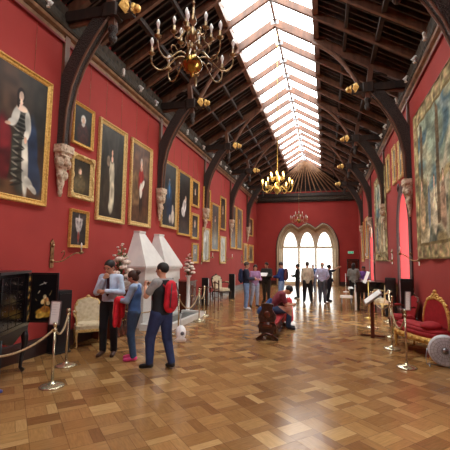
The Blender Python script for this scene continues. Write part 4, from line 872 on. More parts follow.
def bouquet(x, y, z, label, big, seed, H):
    rng = random.Random(seed); r = thing('flower_arrangement', (x, y, z), 0, label, 'flowers')
    nfl = 20 if big else 17; spread = .3 if big else .2
    pos = []
    for k in range(nfl):
        t = (k+.5)/nfl; a = k*2.4; q = spread*(1-t*.8)*rng.uniform(.5, 1); pos.append(Vector((math.cos(a)*q, math.sin(a)*q, H*(.15+.85*t))))
    mb = MB()
    for p in pos: mb.tube([(0, 0, 0), (p.x*.4, p.y*.4, p.z*.6), tuple(p)], .006, 5)
    mb.build('stems', 'leaf', r)
    mb = MB()
    for k in range(110 if big else 80):
        p = pos[k % nfl]*rng.uniform(.4, .95); d = Vector((rng.uniform(-1, 1), rng.uniform(-1, 1), rng.uniform(-.6, .8))).normalized(); w = d.cross(Vector((.3, .5, .8))).normalized()*.018; L = rng.uniform(.06, .13); up = d.cross(w).normalized()*.012
        mb.add([p, p+d*L*.5+w+up, p+d*L, p+d*L*.5-w+up], [(0, 1, 2, 3)])
    mb.build('leaves', 'leaf', r)
    for i, p in enumerate(pos):
        R0 = rng.uniform(.085, .125) if i < nfl*.6 else rng.uniform(.03, .05); R0 *= 1 if big else .85; mb = MB()
        for ly in range(3):
            for k in range(6):
                a = k*PI/3+ly*.5; rr = R0*(1-.28*ly); c = p+Vector((math.cos(a)*rr*.5, math.sin(a)*rr*.5, rr*.22*ly)); mb.sphere(c, (rr*.5, rr*.5, rr*.42), 7, 5)
        mb.build('bloom', 'petal_w' if rng.random() < .6 else 'petal_p', r)
bouquet(-3.12, 7.45, 1.14, 'tall white and pink bouquet left of the fireplace, behind the man in a tie', True, 3, .88)
cb = thing('dark_chest', (-3.2, 11.5, 0), PI/2, 'dark wooden chest right of the fireplace under the smaller bouquet', 'chest')
mb = MB(); mb.box((0, 0, .49), (.9, .5, .9)); mb.box((0, 0, .96), (.96, .56, .04)); mb.build('body', 'mahog', cb)
for s in (-1, 1): mb = MB(); mb.box((s*.22, -.26, .5), (.38, .025, .7), bev=.01); d = mb.build('door', 'mahog', cb); mb = MB(); mb.sphere((s*.05, -.285, .5), .014); mb.build('handle', 'brass', d)
for sx in (-1, 1):
    for sy in (-1, 1): mb = MB(); mb.lathe([(.045, 0), (.035, .045)], (sx*.38, sy*.2, 0), 10); mb.build('foot', 'mahog', cb)
vs_ = thing('flower_vase', (-2.86, 10.98, 0), 0, 'slim white pillar vase standing right of the fireplace', 'vase'); mb = MB(); mb.lathe([(.12, 0), (.12, .05), (.06, .1), (.05, .8), (.05, 1.1), (.1, 1.16), (.09, 1.17), (.02, 1.12)], seg=18); mb.build('pillar', 'marble', vs_)
bouquet(-2.86, 10.98, 1.14, 'smaller white and pink bouquet right of the fireplace', False, 9, .72)
# low barrier stands and slim table beyond the hearth
bt = thing('side_table', (-2.75, 12.35, 0), PI/2, 'small dark side table beyond the fireplace chest', 'table'); mb = MB(); mb.box((0, 0, .72), (.5, .34, .035), bev=.02); mb.build('table_top', 'mahog', bt)
for a in (-1, 1):
    for b in (-1, 1): mb = MB(); mb.lathe([(.012, 0), (.02, .05), (.014, .3), (.022, .6), (.018, .705)], (a*.2, b*.12, 0), 8); mb.build('leg', 'mahog', bt)
ba = thing('wooden_barrier', (-2.16, 11.75, 0), PI/2, 'dark slim-legged barrier stand before the left-hand slim black unit', 'barrier')
mb = MB(); mb.tube([(-.22, 0, .7), (.22, 0, .7)], .018, 8); mb.tube([(-.22, 0, .45), (.22, 0, .45)], .014, 8); mb.build('rail', 'mahog', ba)
for s in (-1, 1): mb = MB(); mb.lathe([(.05, 0), (.03, .03), (.016, .06), (.02, .3), (.014, .6), (.02, .9), (.025, .96), (.005, 1.0)], (s*.22, 0, 0), 10); mb.build('post', 'mahog', ba)

# ------------------------------------------------------------ carved hall bench in the middle
hb_ = thing('carved_bench', (.13, 8.72, 0), math.radians(0), 'carved dark wooden bench with shaped end panels, the young man sits on it', 'bench')
def end_shape(s=1): 
    pr = [(.13, .0), (.24, .0), (.25, .04), (.17, .08), (.115, .13), (.15, .2), (.205, .26), (.205, .31), (.165, .36), (.17, .4), (.2, .46), (.195, .52), (.15, .58), (.115, .64), (.12, .68), (.145, .71), (.14, .745), (.05, .76), (0, .76)]
    return pr
pr = end_shape(); poly = [(-a, z) for a, z in reversed(pr)]+pr[:-1][::-1][:0]
full = pr+[(-a, z) for a, z in reversed(pr[:-1])]; full += [(-.1, .02), (-.08, .09), (0, .12), (.08, .09), (.1, .02)]
for i, yy in enumerate((-.92, .92)):
    mb = MB(); mb.prism([(a*.95, z) for a, z in full], yy-.035, yy+.035, 'xz'); e_ = mb.build('end_panel', 'walnut', hb_)
    mb = MB(); yo = yy-.04 if i == 0 else yy+.04
    mb.lathe([(.07, -.012), (.075, 0), (.05, .012), (.02, .02)], (0, yo, .53), 14, axis=(0, -1 if i == 0 else 1, 0)); mb.sphere((0, yo, .3), (.12, .02, .06), 12, 6); mb.tube([(-.16, yo, .37), (0, yo, .36), (.16, yo, .37)], .014, 6); mb.tube([(-.19, yo, .05), (-.1, yo, .12), (0, yo, .15), (.1, yo, .12), (.19, yo, .05)], .02, 6); mb.build('carving', 'mahog', e_)
mb = MB(); mb.box((0, 0, .28), (.4, 1.78, .05)); mb.box((.17, 0, .2), (.03, 1.78, .12)); mb.box((-.17, 0, .2), (.03, 1.78, .12)); mb.build('seat_board', 'mahog', hb_)
mb = MB(); mb.box((0, 0, .325), (.38, 1.74, .04), bev=.03); mb.build('seat_cushion', 'red_velvet', hb_)
# small leaflets and far low table

# ------------------------------------------------------------ people: one continuous skinned surface from a smooth distance field
V3 = lambda *a: np.array(a, dtype=float)
class Field:
    def __init__(s): s.pr = []; s.cuts = []; s.sub = []
    def cone(s, a, b, ra, rb, k=.025, flat=None): s.pr.append(('c', np.array(a, float), np.array(b, float), ra, rb, k, flat)); return s
    def ell(s, c, r, k=.02, R=None): s.pr.append(('e', np.array(c, float), np.array(r, float), R, 0, k, None)); return s
    def cut(s, p, n): s.cuts.append((np.array(p, float), np.array(n, float)/np.linalg.norm(n))); return s
    def mesh(s, res):
        lo = np.full(3, 1e9); hi = -lo
        for p in s.pr:
            if p[0] == 'c':
                r = max(p[3], p[4])*1.25
                for q in (p[1], p[2]): lo = np.minimum(lo, q-r); hi = np.maximum(hi, q+r)
            else: r = p[2].max(); lo = np.minimum(lo, p[1]-r); hi = np.maximum(hi, p[1]+r)
        lo -= 3*res; hi += 3*res; n = np.ceil((hi-lo)/res).astype(int)+1
        ax = [lo[i]+res*np.arange(n[i]) for i in range(3)]; F = np.full(n, 1.0, dtype=np.float32)
        for t, a, b, c, d, k, flat in s.pr:
            if t == 'c': r = max(c, d)*1.25+.05; l0 = np.minimum(a, b)-r; h0 = np.maximum(a, b)+r
            else: r = b.max()+.05; l0 = a-r; h0 = a+r
            i0 = np.maximum(np.floor((l0-lo)/res).astype(int), 0); i1 = np.minimum(np.ceil((h0-lo)/res).astype(int)+1, n)
            sl = tuple(slice(i0[i], i1[i]) for i in range(3))
            X, Y, Z = np.meshgrid(ax[0][sl[0]], ax[1][sl[1]], ax[2][sl[2]], indexing='ij')
            if t == 'c':
                ab = b-a; L2 = max(ab@ab, 1e-9); px, py, pz = X-a[0], Y-a[1], Z-a[2]
                u = np.clip((px*ab[0]+py*ab[1]+pz*ab[2])/L2, 0, 1); qx, qy, qz = px-u*ab[0], py-u*ab[1], pz-u*ab[2]
                if flat is not None:
                    fd, ff = flat; fd = np.array(fd, float)/np.linalg.norm(fd); dt = qx*fd[0]+qy*fd[1]+qz*fd[2]; g = dt*(1/ff-1); qx, qy, qz = qx+g*fd[0], qy+g*fd[1], qz+g*fd[2]
                D = np.sqrt(qx*qx+qy*qy+qz*qz)-(c+(d-c)*u)
                if flat is not None: D = D*.8
            else:
                px, py, pz = X-a[0], Y-a[1], Z-a[2]
                if c is not None:
                    P = np.stack([px, py, pz], -1) @ np.array(c); px, py, pz = P[..., 0], P[..., 1], P[..., 2]
                q = np.sqrt((px/b[0])**2+(py/b[1])**2+(pz/b[2])**2); D = (q-1)*b.min()
            G = F[sl]; h = np.clip(.5+.5*(D-G)/k, 0, 1); F[sl] = D*(1-h)+G*h-k*h*(1-h)
        if s.cuts or s.sub:
            X, Y, Z = np.meshgrid(*ax, indexing='ij')
            for p, nn in s.cuts: F = np.maximum(F, (X-p[0])*nn[0]+(Y-p[1])*nn[1]+(Z-p[2])*nn[2])
            for c, r in s.sub: F = np.maximum(F, -(np.sqrt(((X-c[0])/r[0])**2+((Y-c[1])/r[1])**2+((Z-c[2])/r[2])**2)-1)*min(r))
        S = F < 0; sub = lambda A, d: A[tuple(slice(d[i], A.shape[i]-1+d[i]) for i in range(3))]
        cs = [(i, j, k_) for i in (0, 1) for j in (0, 1) for k_ in (0, 1)]; cnt = sum(sub(S, c).astype(int) for c in cs); mx = (cnt > 0) & (cnt < 8)
        idx = -np.ones(mx.shape, int); I = np.argwhere(mx); idx[mx] = np.arange(len(I)); acc = np.zeros((len(I), 3)); ne = np.zeros(len(I))
        g = lambda c: F[I[:, 0]+c[0], I[:, 1]+c[1], I[:, 2]+c[2]].astype(float)
        for c in cs:
            for ax_ in range(3):
                if c[ax_]: continue
                c2 = list(c); c2[ax_] = 1; va, vb = g(c), g(c2); x = (va < 0) != (vb < 0); t = np.where(x, va/np.where(x, va-vb, 1), 0)
                P = np.tile(np.array(c, float), (len(I), 1)); P[:, ax_] += t; acc += P*x[:, None]; ne += x
        v = lo+res*(I+acc/ne[:, None]); fs = []
        for ax_ in range(3):
            d = [0, 0, 0]; d[ax_] = 1
            A = S[tuple(slice(0, S.shape[i]-d[i]) for i in range(3))]; B = S[tuple(slice(d[i], S.shape[i]) for i in range(3))]; E = np.argwhere(A != B)
            o1, o2 = [(1, 2), (2, 0), (0, 1)][ax_]; e1 = np.zeros(3, int); e1[o1] = 1; e2 = np.zeros(3, int); e2[o2] = 1
            E = E[(E[:, o1] > 0) & (E[:, o2] > 0)]; q = [idx[tuple((E-m).T)] for m in (e1+e2, e2, e1*0, e1)]; Q = np.stack(q, -1); fl = ~A[tuple(E.T)]; Q[fl] = Q[fl][:, ::-1]; fs.append(Q)
        Q = np.concatenate(fs); Q = Q[(Q >= 0).all(1)]
        return v, Q
    def build(s, name, m, parent, res, sc=1.0):
        v, q = s.mesh(res); me = bpy.data.meshes.new(name); me.from_pydata((v*sc).tolist(), [], q.tolist())
        me.materials.append(M[m] if isinstance(m, str) else m); me.polygons.foreach_set('use_smooth', [True]*len(q)); me.update()
        o = bpy.data.objects.new(name, me); col.objects.link(o)
        if parent: o.parent = parent
        return o
def nrm(v): v = np.array(v, float); return v/max(np.linalg.norm(v), 1e-9)
BASE = dict(pel=(0, 0, .92), waist=(0, 0, 1.08), chest=(0, .0, 1.27), neck=(0, -.015, 1.43), head=(0, .02, 1.575),
    shl=(-.165, -.01, 1.375), shr=(.165, -.01, 1.375), ell=(-.215, -.03, 1.10), elr=(.215, -.03, 1.10), wrl=(-.22, .05, .87), wrr=(.22, .05, .87),
    hil=(-.085, 0, .89), hir=(.085, 0, .89), knl=(-.095, .02, .49), knr=(.095, .02, .49), anl=(-.1, -.02, .085), anr=(.1, -.02, .085), tol=(-.12, .13, .032), tor=(.12, .13, .032),
    face=(0, 1, 0), front=(0, 1, 0))
def rotz(p, c, a): x, y = p[0]-c[0], p[1]-c[1]; return (c[0]+x*math.cos(a)-y*math.sin(a), c[1]+x*math.sin(a)+y*math.cos(a), p[2])
def person(label, loc, rz, h, pose={}, skin='skin', hair=(40, 28, 22), hairstyle='short', top=(120, 120, 120), sleeve='long', pants=(40, 44, 60), shoes=(24, 22, 22), vest=None, res=.013, girth=1.0, jacket=False, hands=(.5, .5), hem=.9):
    J = {k: np.array(v, float) for k, v in BASE.items()}
    for k, v in pose.items(): J[k] = np.array(v, float)
    girth = girth*(1.14 if loc[1] > 12 else 1.1); sc = h/1.7; front = nrm(J['front']); face = nrm(J['face']); side = nrm(np.cross(front, (0, 0, 1))); g = girth; res = res/sc
    fl = (front, .66)
    body = Field()
    body.cone(J['pel'], J['waist'], .135*g, .118*g, .03, fl).cone(J['waist'], J['chest'], .118*g, .145*g, .03, fl).cone(J['chest'], J['neck']+(J['chest']-J['neck'])*.25, .145*g, .085, .03, fl)
    body.cone(J['shl']*.9+J['neck']*.1, J['shr']*.9+J['neck']*.1, .052, .052, .04)
    body.cone(J['neck']-nrm(J['head']-J['neck'])*.03, J['head']-nrm(J['head']-J['neck'])*.02, .05, .048, .02)
    hu = nrm(J['head']-J['neck']); hu = nrm(hu-face*(hu@face)); hs_ = np.cross(face, hu); HR = np.stack([hs_, face, hu], 1)
    H = J['head']; hp = lambda x, y, z: H+hs_*x+face*y+hu*z
    body.ell(hp(0, -.008, .03), (.079, .098, .094), .02, HR).ell(hp(0, .022, -.04), (.054, .062, .066), .03, HR).cone(hp(0, .088, .012), hp(0, .102, -.02), .010, .014, .012)
    body.ell(hp(0, .072, -.052), (.024, .016, .009), .008, HR)
    for s in (-1, 1): body.ell(hp(s*.075, -.005, .0), (.012, .022, .032), .008, HR)
    for q, s in (('l', -1), ('r', 1)):
        sh, el, wr = J['sh'+q], J['el'+q], J['wr'+q]; body.cone(sh, el, .05*g, .04, .03).cone(el, wr, .04, .027, .02)
        hd = nrm(J.get('hd'+q, wr-el)); pn = nrm(J.get('pn'+q, -side*s if abs((-side*s)@hd) < .9 else front)); pn = nrm(pn-hd*(pn@hd)); sv = np.cross(hd, pn)
        pm = wr+hd*.085; body.cone(wr, pm, .027, .036, .012, (pn, .5)); cu = hands[0 if q == 'l' else 1]
        if front @ sv < 0: th = -1
        else: th = 1
        for k, (o_, L) in enumerate(((-1.5, .062), (-.5, .078), (.5, .084), (1.5, .074))):
            p0 = pm+sv*o_*.0185*th; a1 = cu*.9; d1 = hd*math.cos(a1)+pn*math.sin(a1); p1 = p0+d1*L*.5; a2 = cu*2.0; d2 = hd*math.cos(a2)+pn*math.sin(a2); p2 = p1+d2*L*.5
            body.cone(p0-hd*.01, p1, .0105, .0095, .004).cone(p1, p2, .0095, .008, .004)
        t0 = wr+hd*.03+sv*th*.026; t1 = t0+nrm(hd*.7+sv*th*.6+pn*.35)*.04; t2 = t1+nrm(hd*.9+sv*th*.2+pn*.5)*.032; body.cone(t0, t1, .014, .012, .008).cone(t1, t2, .012, .0095, .004)
        hi, kn, an, to = J['hi'+q], J['kn'+q], J['an'+q], J['to'+q]
        body.cone(hi, kn, .085*g, .053*g, .03).cone(kn, kn*.6+an*.4+np.cross(side, nrm(kn-an))*0, .053*g, .052*g, .03).cone(kn*.6+an*.4, an, .052*g, .036, .02)
        heel = an-nrm(to-an)*.03; heel[2] = max(heel[2]-.03, to[2]) if an[2] < .15 else heel[2]-.03; body.cone(heel, to, .034, .03, .02)
    P = body.build('person', skin, None, res, sc); P.location = loc; P.rotation_euler = (0, 0, rz); tag(P, label, 'person')
    # eyes
    mb = MB()
    for s in (-1, 1): mb.sphere(hp(s*.03, .078, .012)*sc, (.011*sc, .008*sc, .006*sc), 8, 5)
    mb.build('eyes', 'eye', P)
    # top
    up = nrm(J['neck']-J['pel']); ex = .014+(.012 if jacket else 0); T = Field()
    T.cone(J['pel']+up*(.0), J['waist'], .135*g+ex+.008, .118*g+ex+.006, .03, fl).cone(J['waist'], J['chest'], .118*g+ex+.006, .145*g+ex, .03, fl).cone(J['chest'], J['neck']+(J['chest']-J['neck'])*.25, .145*g+ex, .085+ex, .03, fl)
    T.cone(J['shl']*.9+J['neck']*.1, J['shr']*.9+J['neck']*.1, .052+ex, .052+ex, .04)
    T.cut(J['neck']+up*.022, up); T.cut(J['pel']+up*(hem-.92), -up)
    def sleeves(F_, mode, e):
        for q in 'lr':
            sh, el, wr = J['sh'+q], J['el'+q], J['wr'+q]
            if mode in ('long', 'short'): F_.cone(sh, el if mode == 'long' else sh*.35+el*.65, .05*g+e, (.042+e) if mode == 'long' else .05+e, .03)
            if mode == 'long': F_.cone(el, wr*.93+el*.07, .042+e, .031+e*.8, .02)
            if mode == 'rolled': F_.cone(sh, el, .05*g+e, .042+e, .03); F_.cone(el, el*.7+wr*.3, .042+e, .04+e, .02)
    sleeves(T, sleeve, ex); T.build('jacket' if jacket else 'shirt', cloth(top), P, res, sc)
    if vest:
        Vv = Field(); e = ex+.014
        Vv.cone(J['pel'], J['waist'], .143*g+e, .124*g+e, .03, fl).cone(J['waist'], J['chest'], .124*g+e, .145*g+e, .03, fl).cone(J['chest'], J['neck']+(J['chest']-J['neck'])*.25, .145*g+e, .09+e, .03, fl); Vv.cut(J['neck']+up*.0, up); Vv.cut(J['pel']+up*(hem-.93), -up); Vv.build('vest', cloth(vest), P, res, sc)
    # trousers
    Tr = Field(); Tr.cone(J['pel'], J['waist'], .135*g+.011, .118*g+.009, .03, fl)
    for q in 'lr':
        hi, kn, an = J['hi'+q], J['kn'+q], J['an'+q]; Tr.cone(hi, kn, .085*g+.014, .056*g+.016, .03).cone(kn, an*.95+kn*.05, .056*g+.016, .046+.014, .02)
    Tr.cut(J['waist'], up); Tr.build('trousers', cloth(pants), P, res, sc)
    for q in 'lr':
        an, to = J['an'+q], J['to'+q]; heel = an-nrm(to-an)*.03; heel[2] = max(heel[2]-.03, to[2]) if an[2] < .15 else heel[2]-.03
        S_ = Field(); S_.cone(heel, to+nrm(to-heel)*.012, .042, .036, .02).cone(an, heel*.5+an*.5, .04, .042, .02)
        if to[2] < .1: S_.cut((0, 0, .002), (0, 0, -1))
        S_.build('shoe', cloth(shoes, .5), P, res*.9, sc)
    # hair
    if hairstyle != 'bald':
        Hh = Field()
        Hh.ell(hp(0, -.018, .044), (.089, .105, .096), .02, HR)
        if hairstyle in ('long', 'bun'): Hh.ell(hp(0, -.045, -.01), (.08, .07, .09), .03, HR)
        if hairstyle == 'long': Hh.cone(hp(0, -.06, -.02), J['neck']-front*.075-up*.12, .075, .06, .04, (front, .6))
        if hairstyle == 'bun': Hh.ell(hp(0, -.14, .05), (.045, .05, .045), .02, HR)
        Hh.cut(hp(0, .055, .03), nrm(face-hu*.62)); 
        if hairstyle == 'short': Hh.cut(hp(0, 0, -.04), -hu+face*.3)
        Hh.build('hair', cloth(hair, .6), P, res*.9, sc)
    else:
        Hh = Field(); Hh.ell(hp(0, -.02, .0), (.081, .09, .06), .02, HR); Hh.cut(hp(0, .02, .0), face); Hh.cut(hp(0, 0, .03), hu); Hh.build('hair', cloth(hair, .6), P, res*.9, sc)
    P['_s'] = 0; del P['_s']
    def world(p): return Matrix.Translation(Vector(loc)) @ Matrix.Rotation(rz, 4, 'Z') @ (Vector(p)*sc)
    return P, J, sc, hp, world
def rucksack(J, label, loc, rz, sc, c1, c2, g=1.0, drop=0):
    fr = nrm(J['front']); up = nrm(J['neck']-J['pel']); c = J['chest']-fr*.19-up*(.05+drop); side = np.cross(fr, up)
    r = thing('rucksack', Matrix.Translation(Vector(loc)) @ Matrix.Rotation(rz, 4, 'Z') @ (Vector(c)*sc), rz, label, 'rucksack')
    f = Field(); z = V3(0, 0, 0); f.cone(z-up*.15, z+up*.13, .13, .115, .03, (fr, .62)); f.build('bag', cloth(c1), r, .014, sc)
    f = Field(); f.cone(-fr*.07-up*.13, -fr*.065+up*.02, .085, .08, .02, (fr, .5)); f.build('front_pocket', cloth(c2), r, .014, sc)
    mb = MB(); 
    for s in (-1, 1): mb.tube([tuple((-fr*.075-up*.18+side*s*.09)*sc), tuple((-fr*.09+side*s*.095)*sc), tuple((-fr*.06+up*.2+side*s*.05)*sc)], .008, 6)
    mb.build('piping', cloth((60, 60, 64)), r)
    for s in (-1, 1):
        sh = J['chest']+up*.1+side*s*.09; mb = MB(); pts = [fr*.05+up*.12+side*s*.07, fr*.12+up*.2+side*s*.085, fr*.2+up*.22+side*s*.09, fr*.30+up*.1+side*s*.1, fr*.28-up*.08+side*s*.12, fr*.12-up*.14+side*s*.14]
        mb.tube([tuple(p*sc) for p in pts], .018*sc, 6, flat=.5); mb.build('strap', cloth(c2), r)
    return r
rd = math.radians
# --- man in tie
loc = (-2.35, 5.87, 0); rz = rd(-168)
P, J, sc, hp, wd_ = person('man in light blue shirt and dark tie standing hand on chin, left foreground', loc, rz, 1.64,
    dict(face=(.30, .9, -.32), head=(.015, .045, 1.565), ell=(-.235, .06, 1.12), wrl=(.02, .19, 1.15), elr=(.22, .07, 1.12), wrr=(.075, .15, 1.36), hdr=(-.5, .0, .9), hdl=(1, .1, -.05), pnl=(0, -1, 0), pnr=(-.3, -1, 0)),
    hair=(26, 20, 20), top=(186, 204, 228), pants=(20, 20, 26), shoes=(70, 40, 28), res=.01, hands=(.35, 1.0), hem=.93, skin='skin', girth=.86)
mb = MB(); mb.prism([(-.018, 1.415), (.018, 1.415), (.022, 1.39), (.034, 1.1), (0, 1.05), (-.034, 1.1), (-.022, 1.39)], .122, .132, 'xz'); mb.v = [tuple(Vector(v)*sc) for v in mb.v]; mb.build('tie', cloth((56, 22, 40)), P)
mb = MB(); mb.box((0, 0, .94*sc), (.31*sc, .225*sc, .035*sc), bev=.08); mb.build('belt', cloth((14, 14, 16)), P)
mb = MB()
for s in (-1, 1): mb.tube([tuple((hp(s*.032+.024*math.cos(a), .092, .012+.018*math.sin(a)))*sc) for a in [2*PI*k/12 for k in range(13)]], .003, 4); mb.tube([tuple(hp(s*.056, .09, .014)*sc), tuple(hp(s*.078, 0, .014)*sc)], .0025, 4)
mb.tube([tuple(hp(-.01, .095, .014)*sc), tuple(hp(.01, .095, .014)*sc)], .003, 4); mb.build('glasses', 'blackm', P)
# --- woman in blue vest
loc = (-1.78, 5.7, 0); rz = rd(100)
P, J, sc, hp, wd_ = person('young woman in blue padded vest looking down, red jacket over her arm', loc, rz, 1.47,
    dict(face=(.05, .9, -.42), head=(0, .05, 1.56), ell=(-.2, .08, 1.13), wrl=(-.1, .27, 1.13), elr=(.2, .06, 1.12), wrr=(.1, .27, 1.15), anl=(-.1, -.05, .085), tol=(-.11, .1, .032), knr=(.09, .08, .5), anr=(.09, .03, .085), tor=(.1, .18, .032)),
    hair=(58, 34, 24), hairstyle='bun', top=(150, 170, 200), vest=(62, 96, 150), pants=(48, 70, 100), shoes=(214, 70, 130), res=.01, hem=.88, hands=(.7, .7), girth=.93)
jk = thing('red_jacket', tuple(wd_((-.02, .27, 1.0))), rz, 'bright red jacket hanging over the arm of the woman in blue vest', 'jacket')
f = Field(); f.cone((-.13, 0, .14), (.13, 0, .12), .06, .06, .03).cone((-.08, .03, .1), (-.1, .05, -.3), .1, .08, .04, ((0, 1, 0), .5)).cone((.08, .02, .1), (.07, .04, -.34), .095, .07, .04, ((0, 1, 0), .5)).cone((0, -.05, .08), (.0, -.05, -.15), .09, .07, .03, ((0, 1, 0), .5)); f.build('cloth', cloth((206, 28, 44)), jk, .012, sc)
mb = MB(); mb.tube([(-.02, .1, .1), (-.035, .11, -.1), (-.02, .1, -.27)], .007, 5); mb.build('zip', cloth((225, 120, 110)), jk)
# --- man with red rucksack
loc = (-1.13, 5.36, 0); rz = rd(72)
P, J, sc, hp, wd_ = person('man in black vest, grey T-shirt and jeans with red rucksack, seen from behind', loc, rz, 1.6,
    dict(face=(-.25, .95, .02), ell=(-.24, .12, 1.17), wrl=(-.08, .3, 1.3), elr=(.245, .1, 1.16), wrr=(.1, .3, 1.28), hil=(-.09, .01, .89), hir=(.09, -.01, .89), knl=(-.1, .14, .49), anl=(-.1, .14, .085), tol=(-.13, .28, .032), knr=(.1, -.04, .49), anr=(.12, -.14, .085), tor=(.17, -.01, .032), hdl=(.3, .3, .8), hdr=(-.3, .3, .8)),
    hair=(22, 18, 18), top=(140, 140, 140), sleeve='short', vest=(20, 21, 25), pants=(38, 52, 92), shoes=(20, 20, 24), res=.01, girth=1.06, hands=(1.0, 1.0), hem=.88, skin='skin')
rucksack(J, 'red rucksack with grey pocket on the back of the man in black vest', loc, rz, sc, (196, 24, 44), (170, 26, 44), drop=.04)
cp = thing('sun_hat', (-.8, 5.34, .56), .4, 'white cap hanging low behind the man with the red rucksack', 'hat')
f = Field(); f.ell((0, 0, 0), (.08, .08, .11), .02).cone((-.05, -.04, -.1), (.05, -.05, -.1), .04, .04, .03, ((0, 1, .6), .3)); f.build('crown', cloth((226, 228, 232)), cp, .012)
mb = MB(); mb.tube([(0, 0, .1), (-.01, 0, .2), (0, 0, .28)], .006, 5); mb.build('strap', cloth((200, 200, 204)), cp)
mb = MB(); mb.sphere((.02, -.07, .0), (.03, .02, .03)); mb.build('vent', cloth((90, 92, 100)), cp)
# --- group left of centre
rr = .014
loc = (-1.32, 12.43, 0); rz = rd(-75)
P, J, sc, hp, wd_ = person('man in navy jacket with pink scarf and light jeans, leftmost of the standing group', loc, rz, 1.6, dict(face=(.2, .95, -.2), ell=(-.22, .06, 1.12), wrl=(-.12, .27, 1.1), elr=(.22, .05, 1.12), wrr=(.1, .28, 1.1)), hair=(70, 56, 48), top=(30, 36, 58), jacket=True, pants=(108, 134, 176), shoes=(190, 190, 195), res=rr, hem=.84)
mb = MB(); mb.box((0, .13*sc, 1.22*sc), (.07*sc, .03*sc, .36*sc), taper=.7); mb.build('scarf', cloth((206, 110, 120)), P)
rucksack(J, 'dark blue rucksack on the leftmost man of the standing group', loc, rz, sc, (34, 44, 78), (40, 56, 96))
loc = (-1.16, 13.2, 0)
P, J, sc, hp, wd_ = person('long-haired woman in purple checked top and pale jeans, second in the group', loc, rd(-150), 1.5, dict(face=(.3, .9, -.25), ell=(-.22, .05, 1.1), wrl=(-.1, .26, 1.12), elr=(.22, .05, 1.1), wrr=(.12, .26, 1.12), knr=(.12, .0, .5), anr=(.16, -.08, .085), tor=(.19, .06, .032)), hair=(34, 26, 26), hairstyle='long', top=(150, 116, 156), pants=(150, 160, 184), shoes=(40, 36, 40), res=rr, hem=.84, girth=.95)
loc = (-1.0, 14.85, 0)
P, J, sc, hp, wd_ = person('man in dark coat holding a white leaflet, third in the standing group', loc, rd(170), 1.58, dict(face=(.2, .9, -.3), ell=(-.23, .08, 1.12), wrl=(-.09, .3, 1.14), elr=(.23, .08, 1.12), wrr=(.09, .3, 1.14)), hair=(44, 34, 30), top=(36, 34, 32), jacket=True, pants=(50, 44, 40), shoes=(24, 22, 22), res=rr, hem=.7, girth=1.1)
lf = thing('leaflet', tuple(wd_((0, .38, 1.2))), rd(170), 'white leaflet held by the man in dark coat', 'leaflet'); mb = MB(); mb.box((0, 0, 0), (.3, .008, .2), Matrix.Rotation(.9, 3, 'X')); mb.build('paper', 'white', lf)
loc = (-.34, 14.3, 0); rz = rd(80)
P, J, sc, hp, wd_ = person('man in bright blue jacket with brown rucksack facing left, right end of the group', loc, rz, 1.6, dict(face=(0, .9, -.35), ell=(-.22, .08, 1.12), wrl=(-.1, .28, 1.1), elr=(.22, .08, 1.12), wrr=(.1, .28, 1.1)), hair=(40, 34, 34), top=(36, 56, 118), jacket=True, pants=(120, 148, 190), shoes=(50, 50, 56), res=rr, hem=.84, girth=1.05)
rucksack(J, 'brown and maroon rucksack on the man in the bright blue jacket', loc, rz, sc, (92, 46, 54), (60, 44, 50))
# --- young man sitting on the bench, bent over
loc = (.1, 9.15, 0); rz = rd(-78)
sit = dict(pel=(0, -.06, .50), waist=(0, -.02, .65), chest=(0, .12, .80), neck=(0, .24, .92), head=(0, .36, .97), shl=(-.165, .2, .87), shr=(.165, .2, .87), ell=(-.2, .28, .62), wrl=(-.06, .46, .62), elr=(.2, .28, .62), wrr=(.06, .46, .62),
    hil=(-.09, -.04, .48), hir=(.09, -.04, .48), knl=(-.12, .40, .50), knr=(.12, .38, .50), anl=(-.11, .36, .085), anr=(.11, .34, .085), tol=(-.12, .50, .032), tor=(.12, .48, .032), face=(0, .55, -.83), front=(0, .9, -.43))
P, J, sc, hp, wd_ = person('young man in maroon T-shirt and jeans sitting hunched on the carved bench', loc, rz, 1.62, sit, hair=(30, 24, 24), top=(112, 42, 54), sleeve='short', pants=(44, 62, 92), shoes=(26, 24, 26), res=.011, hem=.90, hands=(.8, .8))
ph = thing('mobile_phone', tuple(wd_((0, .53, .6))), rz, 'small dark phone in the hands of the sitting young man', 'phone'); mb = MB(); mb.box((0, 0, 0), (.075, .012, .14), Matrix.Rotation(-.6, 3, 'X'), bev=.004); mb.build('case', 'blackm', ph)
bgb = thing('blue_bag', (-.02, 8.62, .37), .5, 'blue bag lying on the bench behind the sitting young man', 'bag'); f = Field(); f.cone((-.12, -.06, .12), (.1, .05, .18), .12, .1, .05, ((.3, 1, .2), .8)).cone((.05, .05, .25), (.12, .05, .36), .07, .05, .04); f.build('bag_body', cloth((46, 76, 130)), bgb, .016); mb = MB(); mb.tube([(-.1, -.05, .22), (0, -.12, .33), (.1, 0, .26)], .012, 6); mb.build('strap', cloth((60, 90, 140)), bgb)
rb = thing('red_bag', (.36, 10.0, 0), .3, 'red bag standing on the floor beyond the bench and the sitting young man', 'bag'); rb.location.z = .0; f = Field(); f.cone((0, 0, .14), (0, 0, .58), .13, .1, .04, ((0, 1, 0), .6)); f.build('bag_body', cloth((206, 60, 70)), rb, .016); mb = MB(); mb.tube([(-.06, 0, .62), (0, 0, .74), (.06, 0, .62)], .012, 6); mb.build('handle', cloth((120, 40, 44)), rb)
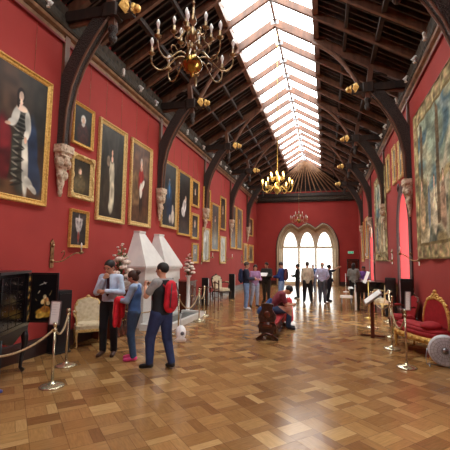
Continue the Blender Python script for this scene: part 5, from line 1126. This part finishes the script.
# --- silhouettes before the far window
P, *_ = person('man in black jacket standing in left profile before the far window', (.1, 16.72, 0), rd(88), 1.52, dict(ell=(-.2, .08, 1.12), wrl=(-.1, .26, 1.1), elr=(.2, .06, 1.12), wrr=(.1, .26, 1.1)), hair=(30, 26, 26), top=(26, 30, 32), jacket=True, pants=(40, 42, 48), res=rr, hem=.84)
P, *_ = person('man in beige jacket and black trousers seen from behind before the window', (.6, 15.25, 0), rd(8), 1.62, dict(anl=(-.14, 0, .085), anr=(.15, 0, .085), tol=(-.16, .14, .032), tor=(.17, .14, .032), knl=(-.12, .02, .49), knr=(.12, .02, .49)), hair=(60, 44, 38), top=(196, 184, 164), jacket=True, pants=(22, 22, 26), res=rr, hem=.80, girth=1.08)
P, *_ = person('small distant person in blue with white cap, between beige and lavender men', (.68, 19.8, 0), rd(150), 1.5, dict(ell=(-.24, .1, 1.2), wrl=(-.1, .2, 1.4), elr=(.24, .1, 1.2), wrr=(.1, .2, 1.4)), hair=(200, 206, 216), top=(70, 96, 140), pants=(90, 96, 110), res=.018)
P, *_ = person('man in lavender shirt and grey trousers seen from behind, hands on hips', (1.19, 15.05, 0), rd(-8), 1.62, dict(ell=(-.27, -.08, 1.12), wrl=(-.17, .06, .98), elr=(.27, -.08, 1.12), wrr=(.17, .06, .98)), hair=(170, 164, 160), hairstyle='bald', top=(176, 176, 208), pants=(76, 80, 92), res=rr, girth=1.08)
P, *_ = person('man in navy suit pointing up to the right, before the far window', (1.46, 15.9, 0), rd(-70), 1.52, dict(ell=(-.2, .28, 1.42), wrl=(-.17, .5, 1.56), hdl=(0, 1, .35), elr=(.24, -.04, 1.1), wrr=(.2, .1, .95), face=(0, .95, .2), knr=(.1, -.05, .5), anr=(.12, -.14, .085), tor=(.13, 0, .032)), hair=(30, 26, 26), top=(28, 32, 50), jacket=True, pants=(26, 28, 40), res=rr, hem=.84, hands=(.1, .5))
P, *_ = person('woman in grey cardigan and black trousers seen from behind beside the piano', (2.47, 16.4, 0), rd(-12), 1.58, dict(ell=(-.24, -.02, 1.12), wrl=(-.2, .14, .95), elr=(.24, .04, 1.12), wrr=(.16, .2, 1.0)), hair=(40, 32, 30), hairstyle='long', top=(130, 130, 126), jacket=True, pants=(22, 22, 24), res=rr, hem=.84, girth=1.1)
P, *_ = person('person in purple top behind the piano beside the woman in grey', (2.92, 16.9, 0), rd(170), 1.45, dict(face=(0, .9, -.4), ell=(-.22, .1, 1.12), wrl=(-.1, .28, 1.05), elr=(.22, .1, 1.12), wrr=(.1, .28, 1.05)), hair=(36, 30, 30), hairstyle='long', top=(112, 70, 142), pants=(34, 34, 40), res=.018)
